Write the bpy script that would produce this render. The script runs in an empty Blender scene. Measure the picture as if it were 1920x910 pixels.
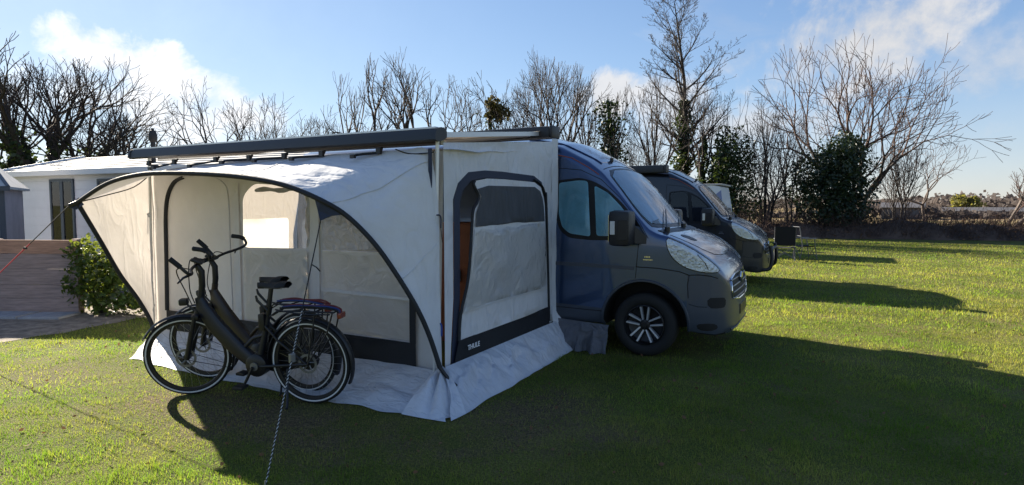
import bpy, bmesh, math, random
import numpy as np
from mathutils import Vector, Matrix, noise
from mathutils.bvhtree import BVHTree
from mathutils.geometry import delaunay_2d_cdt

S = bpy.context.scene
COL = S.collection
R = math.radians

# ------------------------------------------------------------------ camera
cam_d = bpy.data.cameras.new('camera')
cam = bpy.data.objects.new('camera', cam_d)
COL.objects.link(cam)
cam.location = (2.90, -4.214, 1.62)
cam.rotation_euler = (R(90 - 3.55), 0, R(27.6))
cam_d.sensor_width = 36
cam_d.lens = 21.17
cam_d.clip_end = 3000
S.camera = cam

# ------------------------------------------------------------------ sky, sun, exposure
SUN_EL, SUN_AZ = 24.4, 164.5         # azimuth measured from +X, counter-clockwise
sd = Vector((math.cos(R(SUN_AZ)) * math.cos(R(SUN_EL)), math.sin(R(SUN_AZ)) * math.cos(R(SUN_EL)), math.sin(R(SUN_EL))))
sun_d = bpy.data.lights.new('sun', 'SUN')
sun_d.energy = 5.0
sun_d.angle = R(0.55)
sun_d.color = (1.0, 0.90, 0.74)
sun = bpy.data.objects.new('sun', sun_d)
COL.objects.link(sun)
sun.rotation_euler = (-sd).to_track_quat('-Z', 'Y').to_euler()
sun.location = (-30, 10, 20)

W = bpy.data.worlds.new('World')
S.world = W
W.use_nodes = True
nt = W.node_tree
nt.nodes.clear()


def wn(t, **k):
    n = nt.nodes.new(t)
    for a, b in k.items():
        setattr(n, a, b)
    return n


def wl(a, b):
    nt.links.new(a, b)


def wmath(op, a, b=None, c=None, clamp=False):
    n = wn('ShaderNodeMath', operation=op, use_clamp=clamp)
    for i, v in enumerate((a, b, c)):
        if v is None:
            continue
        if isinstance(v, (int, float)):
            n.inputs[i].default_value = v
        else:
            wl(v, n.inputs[i])
    return n.outputs[0]


def wvec(op, a, b):
    n = wn('ShaderNodeVectorMath', operation=op)
    for i, v in enumerate((a, b)):
        if isinstance(v, (tuple, list, Vector)):
            n.inputs[i].default_value = v
        else:
            wl(v, n.inputs[i])
    return n


sky = wn('ShaderNodeTexSky')
sky.sky_type = 'NISHITA'
sky.sun_disc = False
sky.sun_elevation = R(SUN_EL)
sky.sun_rotation = R(90 - SUN_AZ)
sky.altitude = 10
sky.air_density = 1.0
sky.dust_density = 0.0
sky.ozone_density = 2.5
tc = wn('ShaderNodeTexCoord')
DIR = tc.outputs['Generated']


def wnoise(scale, detail, rough, vec=DIR, dist=0.0):
    n = wn('ShaderNodeTexNoise')
    n.inputs['Scale'].default_value = scale
    n.inputs['Detail'].default_value = detail
    n.inputs['Roughness'].default_value = rough
    n.inputs['Distortion'].default_value = dist
    wl(vec, n.inputs['Vector'])
    return n.outputs['Fac']


def az_dir(az, el):
    """bearing az degrees right of the +Y' viewing axis used when noting the clouds"""
    a = R(90 + 27.6 - az)
    return Vector((math.cos(a) * math.cos(R(el)), math.sin(a) * math.cos(R(el)), math.sin(R(el))))


n_big = wnoise(6.5, 10, 0.62, dist=0.3)
n_fine = wnoise(24.0, 8, 0.62)
n_mix = wmath('ADD', wmath('MULTIPLY', n_big, 0.75), wmath('MULTIPLY', n_fine, 0.25))


def cloud(az, el, tilt, a, b, gain=1.0, soft=0.55, rough=3.8):
    """one cumulus bank: an ellipse on the sky dome with a noise-torn edge"""
    c = az_dir(az, el)
    e1 = Vector((0, 0, 1)).cross(c).normalized() * -1
    e2 = c.cross(e1).normalized() * -1
    if e2.z < 0:
        e2 = -e2
    t = R(tilt)
    f1 = e1 * math.cos(t) + e2 * math.sin(t)
    f2 = -e1 * math.sin(t) + e2 * math.cos(t)
    s = wmath('DIVIDE', wvec('DOT_PRODUCT', DIR, f1).outputs['Value'], math.sin(R(a)))
    u = wmath('DIVIDE', wvec('DOT_PRODUCT', DIR, f2).outputs['Value'], math.sin(R(b)))
    front = wmath('GREATER_THAN', wvec('DOT_PRODUCT', DIR, c).outputs['Value'], 0.0)
    r2 = wmath('ADD', wmath('MULTIPLY', s, s), wmath('MULTIPLY', u, u))
    f = wmath('SUBTRACT', wmath('ADD', 1.0, wmath('MULTIPLY', wmath('SUBTRACT', n_mix, 0.5), rough * 1.8)), r2)
    f = wmath('DIVIDE', f, soft * 1.7, clamp=True)
    f = wmath('MULTIPLY', wmath('MULTIPLY', f, f), wmath('SUBTRACT', 3.0, wmath('MULTIPLY', f, 2.0)))
    return wmath('MULTIPLY', wmath('MULTIPLY', f, front), gain)


CLOUDS = [
    # az, el, tilt, half-length, half-height, gain
    (-32.5, 11.4, -16, 7.5, 2.5, 0.95, 0.8),
    (-25.5, 8.8, -20, 8.0, 2.5, 0.95, 0.9),
    (-31, 8.0, -12, 10, 3.6, 0.9, 1.1),
    (-42, 15, 0, 12, 4, 0.4, 1.2),
    (29.5, 14.2, 8, 9.0, 5.6, 1.0, 0.8),
    (21, 13.0, 25, 3.4, 1.7, 0.6, 0.9),
    (38.5, 10.2, 5, 6.5, 3.4, 0.75, 1.1),
    (8.6, 10.0, 0, 3.6, 2.6, 0.95, 0.6),
    (14, 8.8, 0, 3.6, 3.2, 0.8, 0.8),
    (21, 7.0, 0, 8, 1.8, 0.75, 1.0),
    (38, 5.4, 2, 9, 1.4, 0.5, 1.2),
    (2, 5.0, 0, 30, 1.8, 0.45, 1.2),
]
cm = None
for (az, el, ti, a, b, g, so) in CLOUDS:
    c_ = cloud(az, el, ti, a, b, g, so)
    cm = c_ if cm is None else wmath('MAXIMUM', cm, c_)
sdot = wmath('MAXIMUM', wvec('DOT_PRODUCT', DIR, tuple(sd)).outputs['Value'], 0.0)
# broken cloud over the whole of the rest of the dome
sp = wn('ShaderNodeSeparateXYZ')
wl(DIR, sp.inputs[0])
hz = wmath('MAXIMUM', sp.outputs['Z'], 0.06)
flat = wn('ShaderNodeCombineXYZ')
wl(wmath('DIVIDE', sp.outputs['X'], hz), flat.inputs[0])
wl(wmath('DIVIDE', sp.outputs['Y'], hz), flat.inputs[1])
n_lay = wnoise(0.55, 8, 0.6, flat.outputs[0], 0.5)
lay = wmath('MULTIPLY', wmath('DIVIDE', wmath('SUBTRACT', n_lay, 0.54), 0.24, clamp=True), 0.40)
cm = wmath('MAXIMUM', cm, lay)
veil = wmath('MULTIPLY', wmath('POWER', sdot, 6.0), 0.25)
lowz = wmath('SUBTRACT', 1.0, wmath('DIVIDE', sp.outputs['Z'], 0.17), clamp=True)
veil = wmath('MAXIMUM', veil, wmath('MULTIPLY', lowz, 0.35))
cm = wmath('MAXIMUM', cm, veil)
cm = wmath('MULTIPLY', cm, wmath('GREATER_THAN', sp.outputs['Z'], -0.02))
# cloud colour: whiter where thick, brighter towards the sun
glow = wmath('POWER', sdot, 3.0)
cval = wmath('ADD', wmath('MULTIPLY', glow, 2.1), 3.1)
cval = wmath('MULTIPLY', cval, wmath('ADD', 0.60, wmath('MULTIPLY', n_mix, 0.85)))
ccol = wn('ShaderNodeVectorMath', operation='SCALE')
ccol.inputs[0].default_value = (0.96, 0.97, 1.0)
wl(cval, ccol.inputs['Scale'])
SKY_K = wn('ShaderNodeVectorMath', operation='MULTIPLY')
SKY_K.inputs[1].default_value = (0.80, 0.86, 1.08)
wl(sky.outputs['Color'], SKY_K.inputs[0])
mx = wn('ShaderNodeMix', data_type='RGBA')
wl(cm, mx.inputs['Factor'])
# sky colour compressed in tone to hold back the glare round the sun
cmp_a = wvec('MULTIPLY_ADD', SKY_K.outputs[0], (0.1, 0.1, 0.1))
cmp_a.inputs[2].default_value = (1, 1, 1)
cmp_b = wvec('DIVIDE', SKY_K.outputs[0], cmp_a.outputs[0])
wl(cmp_b.outputs[0], mx.inputs[6])
wl(ccol.outputs[0], mx.inputs[7])
bg = wn('ShaderNodeBackground')
bg.inputs['Strength'].default_value = 0.066
wl(mx.outputs[2], bg.inputs['Color'])
wo = wn('ShaderNodeOutputWorld')
wl(bg.outputs[0], wo.inputs['Surface'])

S.view_settings.view_transform = 'Standard'
S.view_settings.look = 'None'
S.view_settings.exposure = 1.80
S.view_settings.gamma = 1
S.view_settings.use_curve_mapping = False
S.cycles.max_bounces = 8
S.cycles.transparent_max_bounces = 24
S.cycles.caustics_reflective = False
S.cycles.caustics_refractive = False
S.cycles.sample_clamp_indirect = 6.0
S.cycles.use_denoising = True

# ------------------------------------------------------------------ helpers: tagging
def tag(o, label=None, cat=None, group=None, kind=None):
    if label: o['label'] = label
    if cat: o['category'] = cat
    if group: o['group'] = group
    if kind: o['kind'] = kind
    return o


def thing(name, label, cat, loc=(0, 0, 0), rotz=0.0, group=None):
    o = bpy.data.objects.new(name, None)
    o.empty_display_size = 0.1
    COL.objects.link(o)
    o.location = loc
    o.rotation_euler = (0, 0, rotz)
    return tag(o, label, cat, group)


def copy_tree(o, parent=None):
    c = o.copy()
    COL.objects.link(c)
    c.parent = parent
    for ch in o.children:
        if ch is not c:
            copy_tree(ch, c)
    return c


def link_mesh(name, me, mat, parent=None):
    o = bpy.data.objects.new(name, me)
    COL.objects.link(o)
    if mat is not None and not me.materials:
        me.materials.append(mat)
    if parent is not None:
        o.parent = parent
    return o


def mesh(name, v, f, mat, parent=None, smooth=False):
    me = bpy.data.meshes.new(name)
    me.from_pydata([tuple(p) for p in v], [], f)
    if smooth:
        me.polygons.foreach_set('use_smooth', [True] * len(me.polygons))
    me.update()
    return link_mesh(name, me, mat, parent)


def sh_smooth(me, ang=40):
    """smooth shading with sharp edges kept where faces meet at more than ang"""
    bm = bmesh.new()
    bm.from_mesh(me)
    for f in bm.faces:
        f.smooth = True
    for e in bm.edges:
        if len(e.link_faces) == 2:
            e.smooth = e.calc_face_angle(0) < R(ang)
    bm.to_mesh(me)
    bm.free()


class MB:
    """collects shapes and links them as ONE mesh object"""

    def __init__(s):
        s.v, s.f = [], []

    def add(s, v, f):
        n = len(s.v)
        s.v += [tuple(p) for p in v]
        s.f += [tuple(i + n for i in q) for q in f]
        return s

    def box(s, lo, hi, mat=None):
        (a, b, c), (d, e, g) = lo, hi
        v = [(a, b, c), (d, b, c), (d, e, c), (a, e, c), (a, b, g), (d, b, g), (d, e, g), (a, e, g)]
        if mat is not None:
            v = [tuple(mat @ Vector(p)) for p in v]
        return s.add(v, [(3, 2, 1, 0), (4, 5, 6, 7), (0, 1, 5, 4), (1, 2, 6, 5), (2, 3, 7, 6), (3, 0, 4, 7)])

    def rbox(s, lo, hi, r, mat=None):
        """box with chamfered edges"""
        bm = bmesh.new()
        bmesh.ops.create_cube(bm, size=1)
        lo, hi = Vector(lo), Vector(hi)
        for q in bm.verts:
            q.co = Vector([(lo[i] + hi[i]) / 2 + q.co[i] * (hi[i] - lo[i]) for i in range(3)])
        bmesh.ops.bevel(bm, geom=bm.edges[:], offset=r, segments=2, affect='EDGES', profile=0.6)
        bm.verts.index_update()
        v = [q.co.copy() for q in bm.verts]
        if mat is not None:
            v = [mat @ q for q in v]
        f = [[q.index for q in p.verts] for p in bm.faces]
        bm.free()
        return s.add(v, f)

    def tube(s, pts, r, n=8, cap=True, sq=1.0):
        pts = [Vector(p) for p in pts]
        m = len(pts)
        rr = [r] * m if isinstance(r, (int, float)) else list(r)
        t0 = (pts[1] - pts[0]).normalized()
        a = t0.orthogonal().normalized()
        if abs(t0.z) < 0.95:
            a = t0.cross(Vector((0, 0, 1))).normalized()
        v, f = [], []
        for i in range(m):
            t = (pts[min(i + 1, m - 1)] - pts[max(i - 1, 0)])
            if t.length < 1e-9:
                t = t0
            t.normalize()
            a = (a - t * a.dot(t))
            a = a.normalized() if a.length > 1e-6 else t.orthogonal().normalized()
            b = t.cross(a)
            for k in range(n):
                an = 2 * math.pi * k / n
                v.append(pts[i] + (a * math.cos(an) + b * math.sin(an) * sq) * rr[i])
        for i in range(m - 1):
            for k in range(n):
                k2 = (k + 1) % n
                f.append((i * n + k, i * n + k2, (i + 1) * n + k2, (i + 1) * n + k))
        if cap:
            f.append(tuple(range(n - 1, -1, -1)))
            f.append(tuple((m - 1) * n + k for k in range(n)))
        return s.add(v, f)

    def lathe(s, prof, n=32, mat=None, a0=0.0, a1=2 * math.pi):
        """prof: (radius, height) revolved round the local Y axis"""
        full = abs(a1 - a0 - 2 * math.pi) < 1e-6
        cnt = n if full else n + 1
        v, f = [], []
        for i in range(cnt):
            an = a0 + (a1 - a0) * i / n
            for (r, h) in prof:
                v.append(Vector((r * math.cos(an), h, r * math.sin(an))))
        if mat is not None:
            v = [mat @ p for p in v]
        m = len(prof)
        for i in range(n):
            j = (i + 1) % cnt
            for k in range(m - 1):
                f.append((i * m + k, i * m + k + 1, j * m + k + 1, j * m + k))
        return s.add(v, f)

    def prism(s, poly, lo, hi, axis='y', mat=None):
        """closed 2D outline pushed from lo to hi along an axis"""
        n = len(poly)
        def P(p, h):
            if axis == 'y': return Vector((p[0], h, p[1]))
            if axis == 'x': return Vector((h, p[0], p[1]))
            return Vector((p[0], p[1], h))
        v = [P(p, lo) for p in poly] + [P(p, hi) for p in poly]
        if mat is not None:
            v = [mat @ q for q in v]
        f = [tuple(range(n)), tuple(range(2 * n - 1, n - 1, -1))]
        for i in range(n):
            j = (i + 1) % n
            f.append((i, i + n, j + n, j))
        return s.add(v, f)

    def grid(s, nu, nv, fn):
        n = len(s.v)
        for i in range(nu + 1):
            for j in range(nv + 1):
                s.v.append(tuple(fn(i / nu, j / nv)))
        for i in range(nu):
            for j in range(nv):
                a = n + i * (nv + 1) + j
                s.f.append((a, a + nv + 1, a + nv + 2, a + 1))
        return s

    def build(s, name, mat, parent=None, smooth=None):
        o = mesh(name, s.v, s.f, mat, parent)
        bm = bmesh.new()
        bm.from_mesh(o.data)
        bmesh.ops.recalc_face_normals(bm, faces=bm.faces[:])
        bm.to_mesh(o.data)
        bm.free()
        if smooth:
            sh_smooth(o.data, smooth)
        return o


def chaikin(p, n=2, closed=True):
    for _ in range(n):
        q = []
        m = len(p)
        rng = range(m) if closed else range(m - 1)
        if not closed:
            q.append(p[0])
        for i in rng:
            a, b = p[i], p[(i + 1) % m]
            q.append(tuple(a[k] * .75 + b[k] * .25 for k in range(len(a))))
            q.append(tuple(a[k] * .25 + b[k] * .75 for k in range(len(a))))
        if not closed:
            q.append(p[-1])
        p = q
    return p


def fillet(p, r, n=4):
    """closed outline with each corner rounded by at most r"""
    out = []
    m = len(p)
    for i in range(m):
        a, b, c = Vector(p[i - 1][:2]), Vector(p[i][:2]), Vector(p[(i + 1) % m][:2])
        d1, d2 = a - b, c - b
        k = min(r, d1.length * 0.45, d2.length * 0.45)
        q1, q2 = b + d1.normalized() * k, b + d2.normalized() * k
        for j in range(n + 1):
            t = j / n
            out.append(tuple(q1 * (1 - t) ** 2 + b * 2 * t * (1 - t) + q2 * t * t))
    return out


def spline(p, n):
    """Catmull-Rom through points, n samples per span"""
    p = [Vector(q) for q in p]
    out = []
    for i in range(len(p) - 1):
        a, b, c, d = p[max(i - 1, 0)], p[i], p[i + 1], p[min(i + 2, len(p) - 1)]
        for k in range(n):
            t = k / n
            out.append(0.5 * ((2 * b) + (c - a) * t + (2 * a - 5 * b + 4 * c - d) * t * t + (3 * b - a - 3 * c + d) * t ** 3))
    out.append(p[-1])
    return out


def fill2d(outline, step=None, holes=()):
    """triangulated 2D region with interior points -> verts, faces"""
    vs = [Vector(p[:2]) for p in outline]
    ed = [(i, (i + 1) % len(vs)) for i in range(len(vs))]
    for h in holes:
        b = len(vs)
        vs += [Vector(p[:2]) for p in h]
        ed += [(b + i, b + (i + 1) % len(h)) for i in range(len(h))]
    xs = [p[0] for p in outline]; ys = [p[1] for p in outline]
    if step or holes:
        def inside(x, y, poly):
            c = False
            n = len(poly)
            j = n - 1
            for i in range(n):
                xi, yi = poly[i][0], poly[i][1]; xj, yj = poly[j][0], poly[j][1]
                if (yi > y) != (yj > y) and x < (xj - xi) * (y - yi) / (yj - yi) + xi:
                    c = not c
                j = i
            return c
    if step:
        x = min(xs) + step / 2
        while x < max(xs):
            y = min(ys) + step / 2
            while y < max(ys):
                if inside(x, y, outline) and not any(inside(x, y, h) for h in holes):
                    vs.append(Vector((x, y)))
                y += step
            x += step
    if not holes:
        r = delaunay_2d_cdt(vs, ed, [], 2, 1e-5)
        return r[0], r[2]
    r = delaunay_2d_cdt(vs, ed, [], 0, 1e-5)
    keep = []
    for q in r[2]:
        cx = sum(r[0][i][0] for i in q) / len(q); cy = sum(r[0][i][1] for i in q) / len(q)
        if inside(cx, cy, outline) and not any(inside(cx, cy, h) for h in holes):
            keep.append(q)
    return r[0], keep


def nz(x, y, z, s=1.0):
    return noise.noise(Vector((x * s, y * s, z * s)))


# ------------------------------------------------------------------ materials
MAT = {}


def mat(name, col, rough=0.6, metal=0.0, coat=0.0, spec=0.5, trans=None, var=0.0, vscale=6.0, bump=0.0, bscale=40.0,
        bdist=0.01, stretch=None, col2=None, detail=5.0, coat_rough=0.05, emit=None, crease=0.0, cscale=3.0):
    """principled material with optional noise variation, bump and translucency"""
    m = bpy.data.materials.new(name)
    m.use_nodes = True
    t = m.node_tree
    N = t.nodes
    p = N['Principled BSDF']
    out = N['Material Output']
    p.inputs['Base Color'].default_value = (*col, 1)
    p.inputs['Roughness'].default_value = rough
    p.inputs['Metallic'].default_value = metal
    p.inputs['Coat Weight'].default_value = coat
    p.inputs['Coat Roughness'].default_value = coat_rough
    p.inputs['Specular IOR Level'].default_value = spec
    co = N.new('ShaderNodeTexCoord')
    src = co.outputs['Object']
    if stretch:
        mp = N.new('ShaderNodeMapping')
        mp.inputs['Scale'].default_value = stretch
        t.links.new(src, mp.inputs['Vector'])
        src = mp.outputs[0]
    colout = None
    if var > 0 or col2 is not None:
        n = N.new('ShaderNodeTexNoise')
        n.inputs['Scale'].default_value = vscale
        n.inputs['Detail'].default_value = detail
        n.inputs['Roughness'].default_value = 0.65
        t.links.new(src, n.inputs['Vector'])
        r = N.new('ShaderNodeValToRGB')
        r.color_ramp.elements[0].position = 0.32
        r.color_ramp.elements[1].position = 0.68
        a = [max(0, c * (1 - var)) for c in col]
        b = [min(1, c * (1 + var)) for c in col] if col2 is None else col2
        r.color_ramp.elements[0].color = (*a, 1)
        r.color_ramp.elements[1].color = (*b, 1)
        t.links.new(n.outputs['Fac'], r.inputs[0])
        colout = r.outputs[0]
        t.links.new(colout, p.inputs['Base Color'])
    if bump > 0:
        n = N.new('ShaderNodeTexNoise')
        n.inputs['Scale'].default_value = bscale
        n.inputs['Detail'].default_value = 6
        t.links.new(src, n.inputs['Vector'])
        b = N.new('ShaderNodeBump')
        b.inputs['Strength'].default_value = bump
        b.inputs['Distance'].default_value = bdist
        t.links.new(n.outputs['Fac'], b.inputs['Height'])
        t.links.new(b.outputs[0], p.inputs['Normal'])
        nrm = b.outputs[0]
    else:
        nrm = None
    if crease > 0:
        # ridged creases: |noise - 0.5| gives long sharp folds
        n2 = N.new('ShaderNodeTexNoise')
        n2.inputs['Scale'].default_value = cscale
        n2.inputs['Detail'].default_value = 2.5
        n2.inputs['Distortion'].default_value = 0.6
        mp2 = N.new('ShaderNodeMapping')
        mp2.inputs['Rotation'].default_value = (0.5, 0.7, 0.3)
        mp2.inputs['Scale'].default_value = (1, 2.2, 0.8)
        t.links.new(co.outputs['Object'], mp2.inputs[0])
        t.links.new(mp2.outputs[0], n2.inputs['Vector'])
        s1 = N.new('ShaderNodeMath'); s1.operation = 'SUBTRACT'; s1.inputs[1].default_value = 0.5
        t.links.new(n2.outputs['Fac'], s1.inputs[0])
        s2 = N.new('ShaderNodeMath'); s2.operation = 'ABSOLUTE'
        t.links.new(s1.outputs[0], s2.inputs[0])
        s3 = N.new('ShaderNodeMath'); s3.operation = 'MINIMUM'; s3.inputs[1].default_value = 0.10
        t.links.new(s2.outputs[0], s3.inputs[0])
        b2 = N.new('ShaderNodeBump')
        b2.inputs['Strength'].default_value = crease
        b2.inputs['Distance'].default_value = 0.12
        t.links.new(s3.outputs[0], b2.inputs['Height'])
        if nrm: t.links.new(nrm, b2.inputs['Normal'])
        nrm = b2.outputs[0]
        t.links.new(nrm, p.inputs['Normal'])
    if trans is not None:
        w, tcol = trans
        tr = N.new('ShaderNodeBsdfTranslucent')
        tr.inputs['Color'].default_value = (*tcol, 1)
        mixs = N.new('ShaderNodeMixShader')
        mixs.inputs[0].default_value = w
        t.links.new(p.outputs[0], mixs.inputs[1])
        t.links.new(tr.outputs[0], mixs.inputs[2])
        if nrm: t.links.new(nrm, tr.inputs['Normal'])
        t.links.new(mixs.outputs[0], out.inputs['Surface'])
    if emit:
        p.inputs['Emission Color'].default_value = (*emit[0], 1)
        p.inputs['Emission Strength'].default_value = emit[1]
    MAT[name] = m
    return m


def film(name, tint=(1, 1, 1), base=(0.8, 0.8, 0.8), body=0.1, rough=0.05, bump=0.3, bscale=9.0, gloss=1.0, bdist=0.03):
    """see-through sheet (glass, clear vinyl): transparent + a little body + fresnel gloss"""
    m = bpy.data.materials.new(name)
    m.use_nodes = True
    t = m.node_tree
    N = t.nodes
    N.remove(N['Principled BSDF'])
    out = N['Material Output']
    tr = N.new('ShaderNodeBsdfTransparent')
    tr.inputs[0].default_value = (*tint, 1)
    df = N.new('ShaderNodeBsdfDiffuse')
    df.inputs[0].default_value = (*base, 1)
    tl = N.new('ShaderNodeBsdfTranslucent')
    tl.inputs[0].default_value = (*base, 1)
    mb = N.new('ShaderNodeMixShader')
    mb.inputs[0].default_value = 0.5
    t.links.new(df.outputs[0], mb.inputs[1])
    t.links.new(tl.outputs[0], mb.inputs[2])
    m1 = N.new('ShaderNodeMixShader')
    m1.inputs[0].default_value = body
    t.links.new(tr.outputs[0], m1.inputs[1])
    t.links.new(mb.outputs[0], m1.inputs[2])
    gl = N.new('ShaderNodeBsdfGlossy')
    gl.inputs['Roughness'].default_value = rough
    fr = N.new('ShaderNodeFresnel')
    fr.inputs[0].default_value = 1.5
    mg = N.new('ShaderNodeMath')
    mg.operation = 'MULTIPLY'
    mg.inputs[1].default_value = gloss
    t.links.new(fr.outputs[0], mg.inputs[0])
    m2 = N.new('ShaderNodeMixShader')
    t.links.new(mg.outputs[0], m2.inputs[0])
    t.links.new(m1.outputs[0], m2.inputs[1])
    t.links.new(gl.outputs[0], m2.inputs[2])
    if bump > 0:
        co = N.new('ShaderNodeTexCoord')
        n = N.new('ShaderNodeTexNoise')
        n.inputs['Scale'].default_value = bscale
        n.inputs['Detail'].default_value = 4
        n.inputs['Distortion'].default_value = 1.2
        t.links.new(co.outputs['Object'], n.inputs['Vector'])
        b = N.new('ShaderNodeBump')
        b.inputs['Strength'].default_value = bump
        b.inputs['Distance'].default_value = bdist
        t.links.new(n.outputs['Fac'], b.inputs['Height'])
        t.links.new(b.outputs[0], gl.inputs['Normal'])
        t.links.new(b.outputs[0], df.inputs['Normal'])
        t.links.new(b.outputs[0], fr.inputs['Normal'])
    t.links.new(m2.outputs[0], out.inputs['Surface'])
    MAT[name] = m
    return m


# tent and awning
mat('tent_cloth', (0.74, 0.74, 0.74), 0.75, crease=0.4, cscale=2.6, trans=(0.27, (0.68, 0.62, 0.56)), var=0.05, vscale=3, bump=0.35, bscale=5, bdist=0.04)
mat('outer_cloth', (0.70, 0.715, 0.74), 0.75, crease=0.55, cscale=2.4, trans=(0.14, (0.62, 0.57, 0.52)), var=0.05, vscale=3, bump=0.45, bscale=5, bdist=0.04)
mat('under_skirt', (0.12, 0.125, 0.145), 0.7, crease=0.8, cscale=5, trans=(0.1, (0.3, 0.3, 0.3)), var=0.2, vscale=5, bump=0.5, bscale=9, bdist=0.03)
mat('tent_skirt', (0.66, 0.68, 0.72), 0.6, crease=0.5, cscale=4.5, trans=(0.18, (0.6, 0.58, 0.55)), var=0.08, vscale=5, bump=0.4, bscale=9, bdist=0.03)
mat('black_cloth', (0.012, 0.013, 0.017), 0.7, bump=0.3, bscale=14)
mat('navy_cloth', (0.018, 0.026, 0.055), 0.65, bump=0.2, bscale=14)
mat('mesh_cloth', (0.085, 0.09, 0.10), 0.8, trans=(0.2, (0.1, 0.1, 0.1)), var=0.15, vscale=4, stretch=(1, 6, 1), bump=0.4, bscale=3, bdist=0.05)
mat('awning_fabric', (0.30, 0.27, 0.24), 0.8, trans=(0.25, (0.32, 0.27, 0.22)))
mat('alu_grey', (0.022, 0.025, 0.030), 0.5, metal=0.0, var=0.1, vscale=3)
mat('alu_light', (0.55, 0.56, 0.57), 0.35, metal=0.7)
mat('pole_white', (0.72, 0.72, 0.70), 0.35, metal=0.25)
mat('black_plastic', (0.012, 0.012, 0.014), 0.45, bump=0.1, bscale=200)
mat('strap_black', (0.010, 0.010, 0.012), 0.85)
mat('strap_blue', (0.02, 0.07, 0.32), 0.6)
mat('white_print', (0.75, 0.75, 0.75), 0.6)
film('vinyl_clear', (0.93, 0.93, 0.92), (0.7, 0.7, 0.68), 0.10, 0.06, 0.5, 6.0)
film('vinyl_milky', (0.9, 0.9, 0.88), (0.84, 0.84, 0.83), 0.92, 0.16, 0.6, 7.0, gloss=1.2, bdist=0.03)
film('vinyl_cream', (0.9, 0.88, 0.82), (0.80, 0.77, 0.70), 0.96, 0.14, 0.4, 7.0)
film('vinyl_smoky', (0.62, 0.62, 0.60), (0.55, 0.55, 0.53), 0.50, 0.10, 0.8, 10.0, gloss=1.6, bdist=0.04)
mat('wood_brown', (0.23, 0.075, 0.035), 0.5, var=0.25, vscale=3, stretch=(1, 1, 0.15))
# vans
mat('paint_blue', (0.042, 0.076, 0.160), 0.28, metal=0.7, coat=1.0, coat_rough=0.04)
mat('paint_navy', (0.008, 0.011, 0.020), 0.36, metal=0.4, coat=0.8, coat_rough=0.04)
mat('bumper_grey', (0.050, 0.062, 0.085), 0.42, metal=0.15, coat=0.25, bump=0.05, bscale=300)
mat('bumper_dark', (0.016, 0.019, 0.026), 0.45, metal=0.1, coat=0.2)
mat('rubber', (0.012, 0.012, 0.012), 0.8, bump=0.2, bscale=60)
mat('seam', (0.004, 0.004, 0.005), 0.7)
mat('silver_rim', (0.52, 0.53, 0.55), 0.35, metal=0.3)
mat('rim_dark', (0.02, 0.02, 0.022), 0.4, metal=0.4)
mat('chrome', (0.75, 0.76, 0.78), 0.12, metal=1.0)
mat('blind_sky_tint', (0.20, 0.50, 0.68), 0.40, metal=0.1, var=0.22, vscale=2.4, bump=0.6, bscale=3.5, bdist=0.05)  # silver foil, with the blue sky it mirrors put into its colour
mat('blind_sky_tint_pale', (0.46, 0.66, 0.82), 0.40, metal=0.1, var=0.22, vscale=2.4, bump=0.6, bscale=3.5, bdist=0.05)  # paler windscreen copy, brighter sky reflection painted into the colour
mat('cab_dark', (0.008, 0.009, 0.011), 0.35, spec=0.3)
mat('lamp_reflector', (0.88, 0.93, 0.98), 0.25, metal=0.4, var=0.06, vscale=14, bump=0.7, bscale=34, bdist=0.02)
mat('lamp_amber', (0.50, 0.36, 0.06), 0.3)
mat('plate_white', (0.62, 0.62, 0.6), 0.5)
mat('red_line', (0.30, 0.07, 0.03), 0.4)
film('glass', (0.93, 0.96, 0.96), (0.1, 0.1, 0.1), 0.0, 0.01, 0.0, gloss=1.1)
film('glass_dark', (0.35, 0.40, 0.42), (0.02, 0.02, 0.02), 0.15, 0.01, 0.0, gloss=1.1)
film('lamp_lens', (0.95, 0.97, 1.0), (0.3, 0.3, 0.3), 0.02, 0.02, 0.0, gloss=1.3)
# bikes
mat('bike_black', (0.006, 0.006, 0.008), 0.5, coat=0.1)
mat('bike_navy', (0.006, 0.007, 0.013), 0.5, coat=0.15)
mat('bike_brown', (0.028, 0.017, 0.012), 0.5, coat=0.15)
mat('steel', (0.20, 0.20, 0.20), 0.45, metal=0.5)
mat('spoke_steel', (0.30, 0.30, 0.30), 0.35, metal=0.8)
mat('reflex_white', (0.62, 0.62, 0.60), 0.4)
mat('tail_red', (0.22, 0.03, 0.02), 0.25, coat=0.5)
mat('bungee_red', (0.17, 0.02, 0.02), 0.6)
mat('bungee_blue', (0.015, 0.04, 0.17), 0.6)
# surroundings
mat('board_grey', (0.31, 0.23, 0.205), 0.85, var=0.30, vscale=5, stretch=(0.5, 0.5, 7), bump=0.5, bscale=9)
mat('board_brown_lit', (0.42, 0.235, 0.155), 0.85, var=0.30, vscale=5, stretch=(0.5, 0.5, 7), bump=0.5, bscale=9)  # brown boards, colour lightened to carry orange sunlit patches as well
mat('home_white', (0.62, 0.65, 0.72), 0.55, var=0.05, vscale=2)
mat('home_roof', (0.42, 0.41, 0.40), 0.7, var=0.15, vscale=4)
mat('home_trim', (0.7, 0.7, 0.7), 0.6)
mat('frame_slate', (0.045, 0.06, 0.085), 0.5)
mat('curtain', (0.30, 0.34, 0.38), 0.8, var=0.3, vscale=3, stretch=(9, 9, 0.3))
mat('shed_wall', (0.42, 0.38, 0.40), 0.8, var=0.12, vscale=3)
mat('shed_roof', (0.50, 0.49, 0.47), 0.75, var=0.12, vscale=5)
mat('slab', (0.30, 0.31, 0.33), 0.85, var=0.2, vscale=9)
mat('caravan_white', (0.72, 0.73, 0.76), 0.4, coat=0.3)
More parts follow.
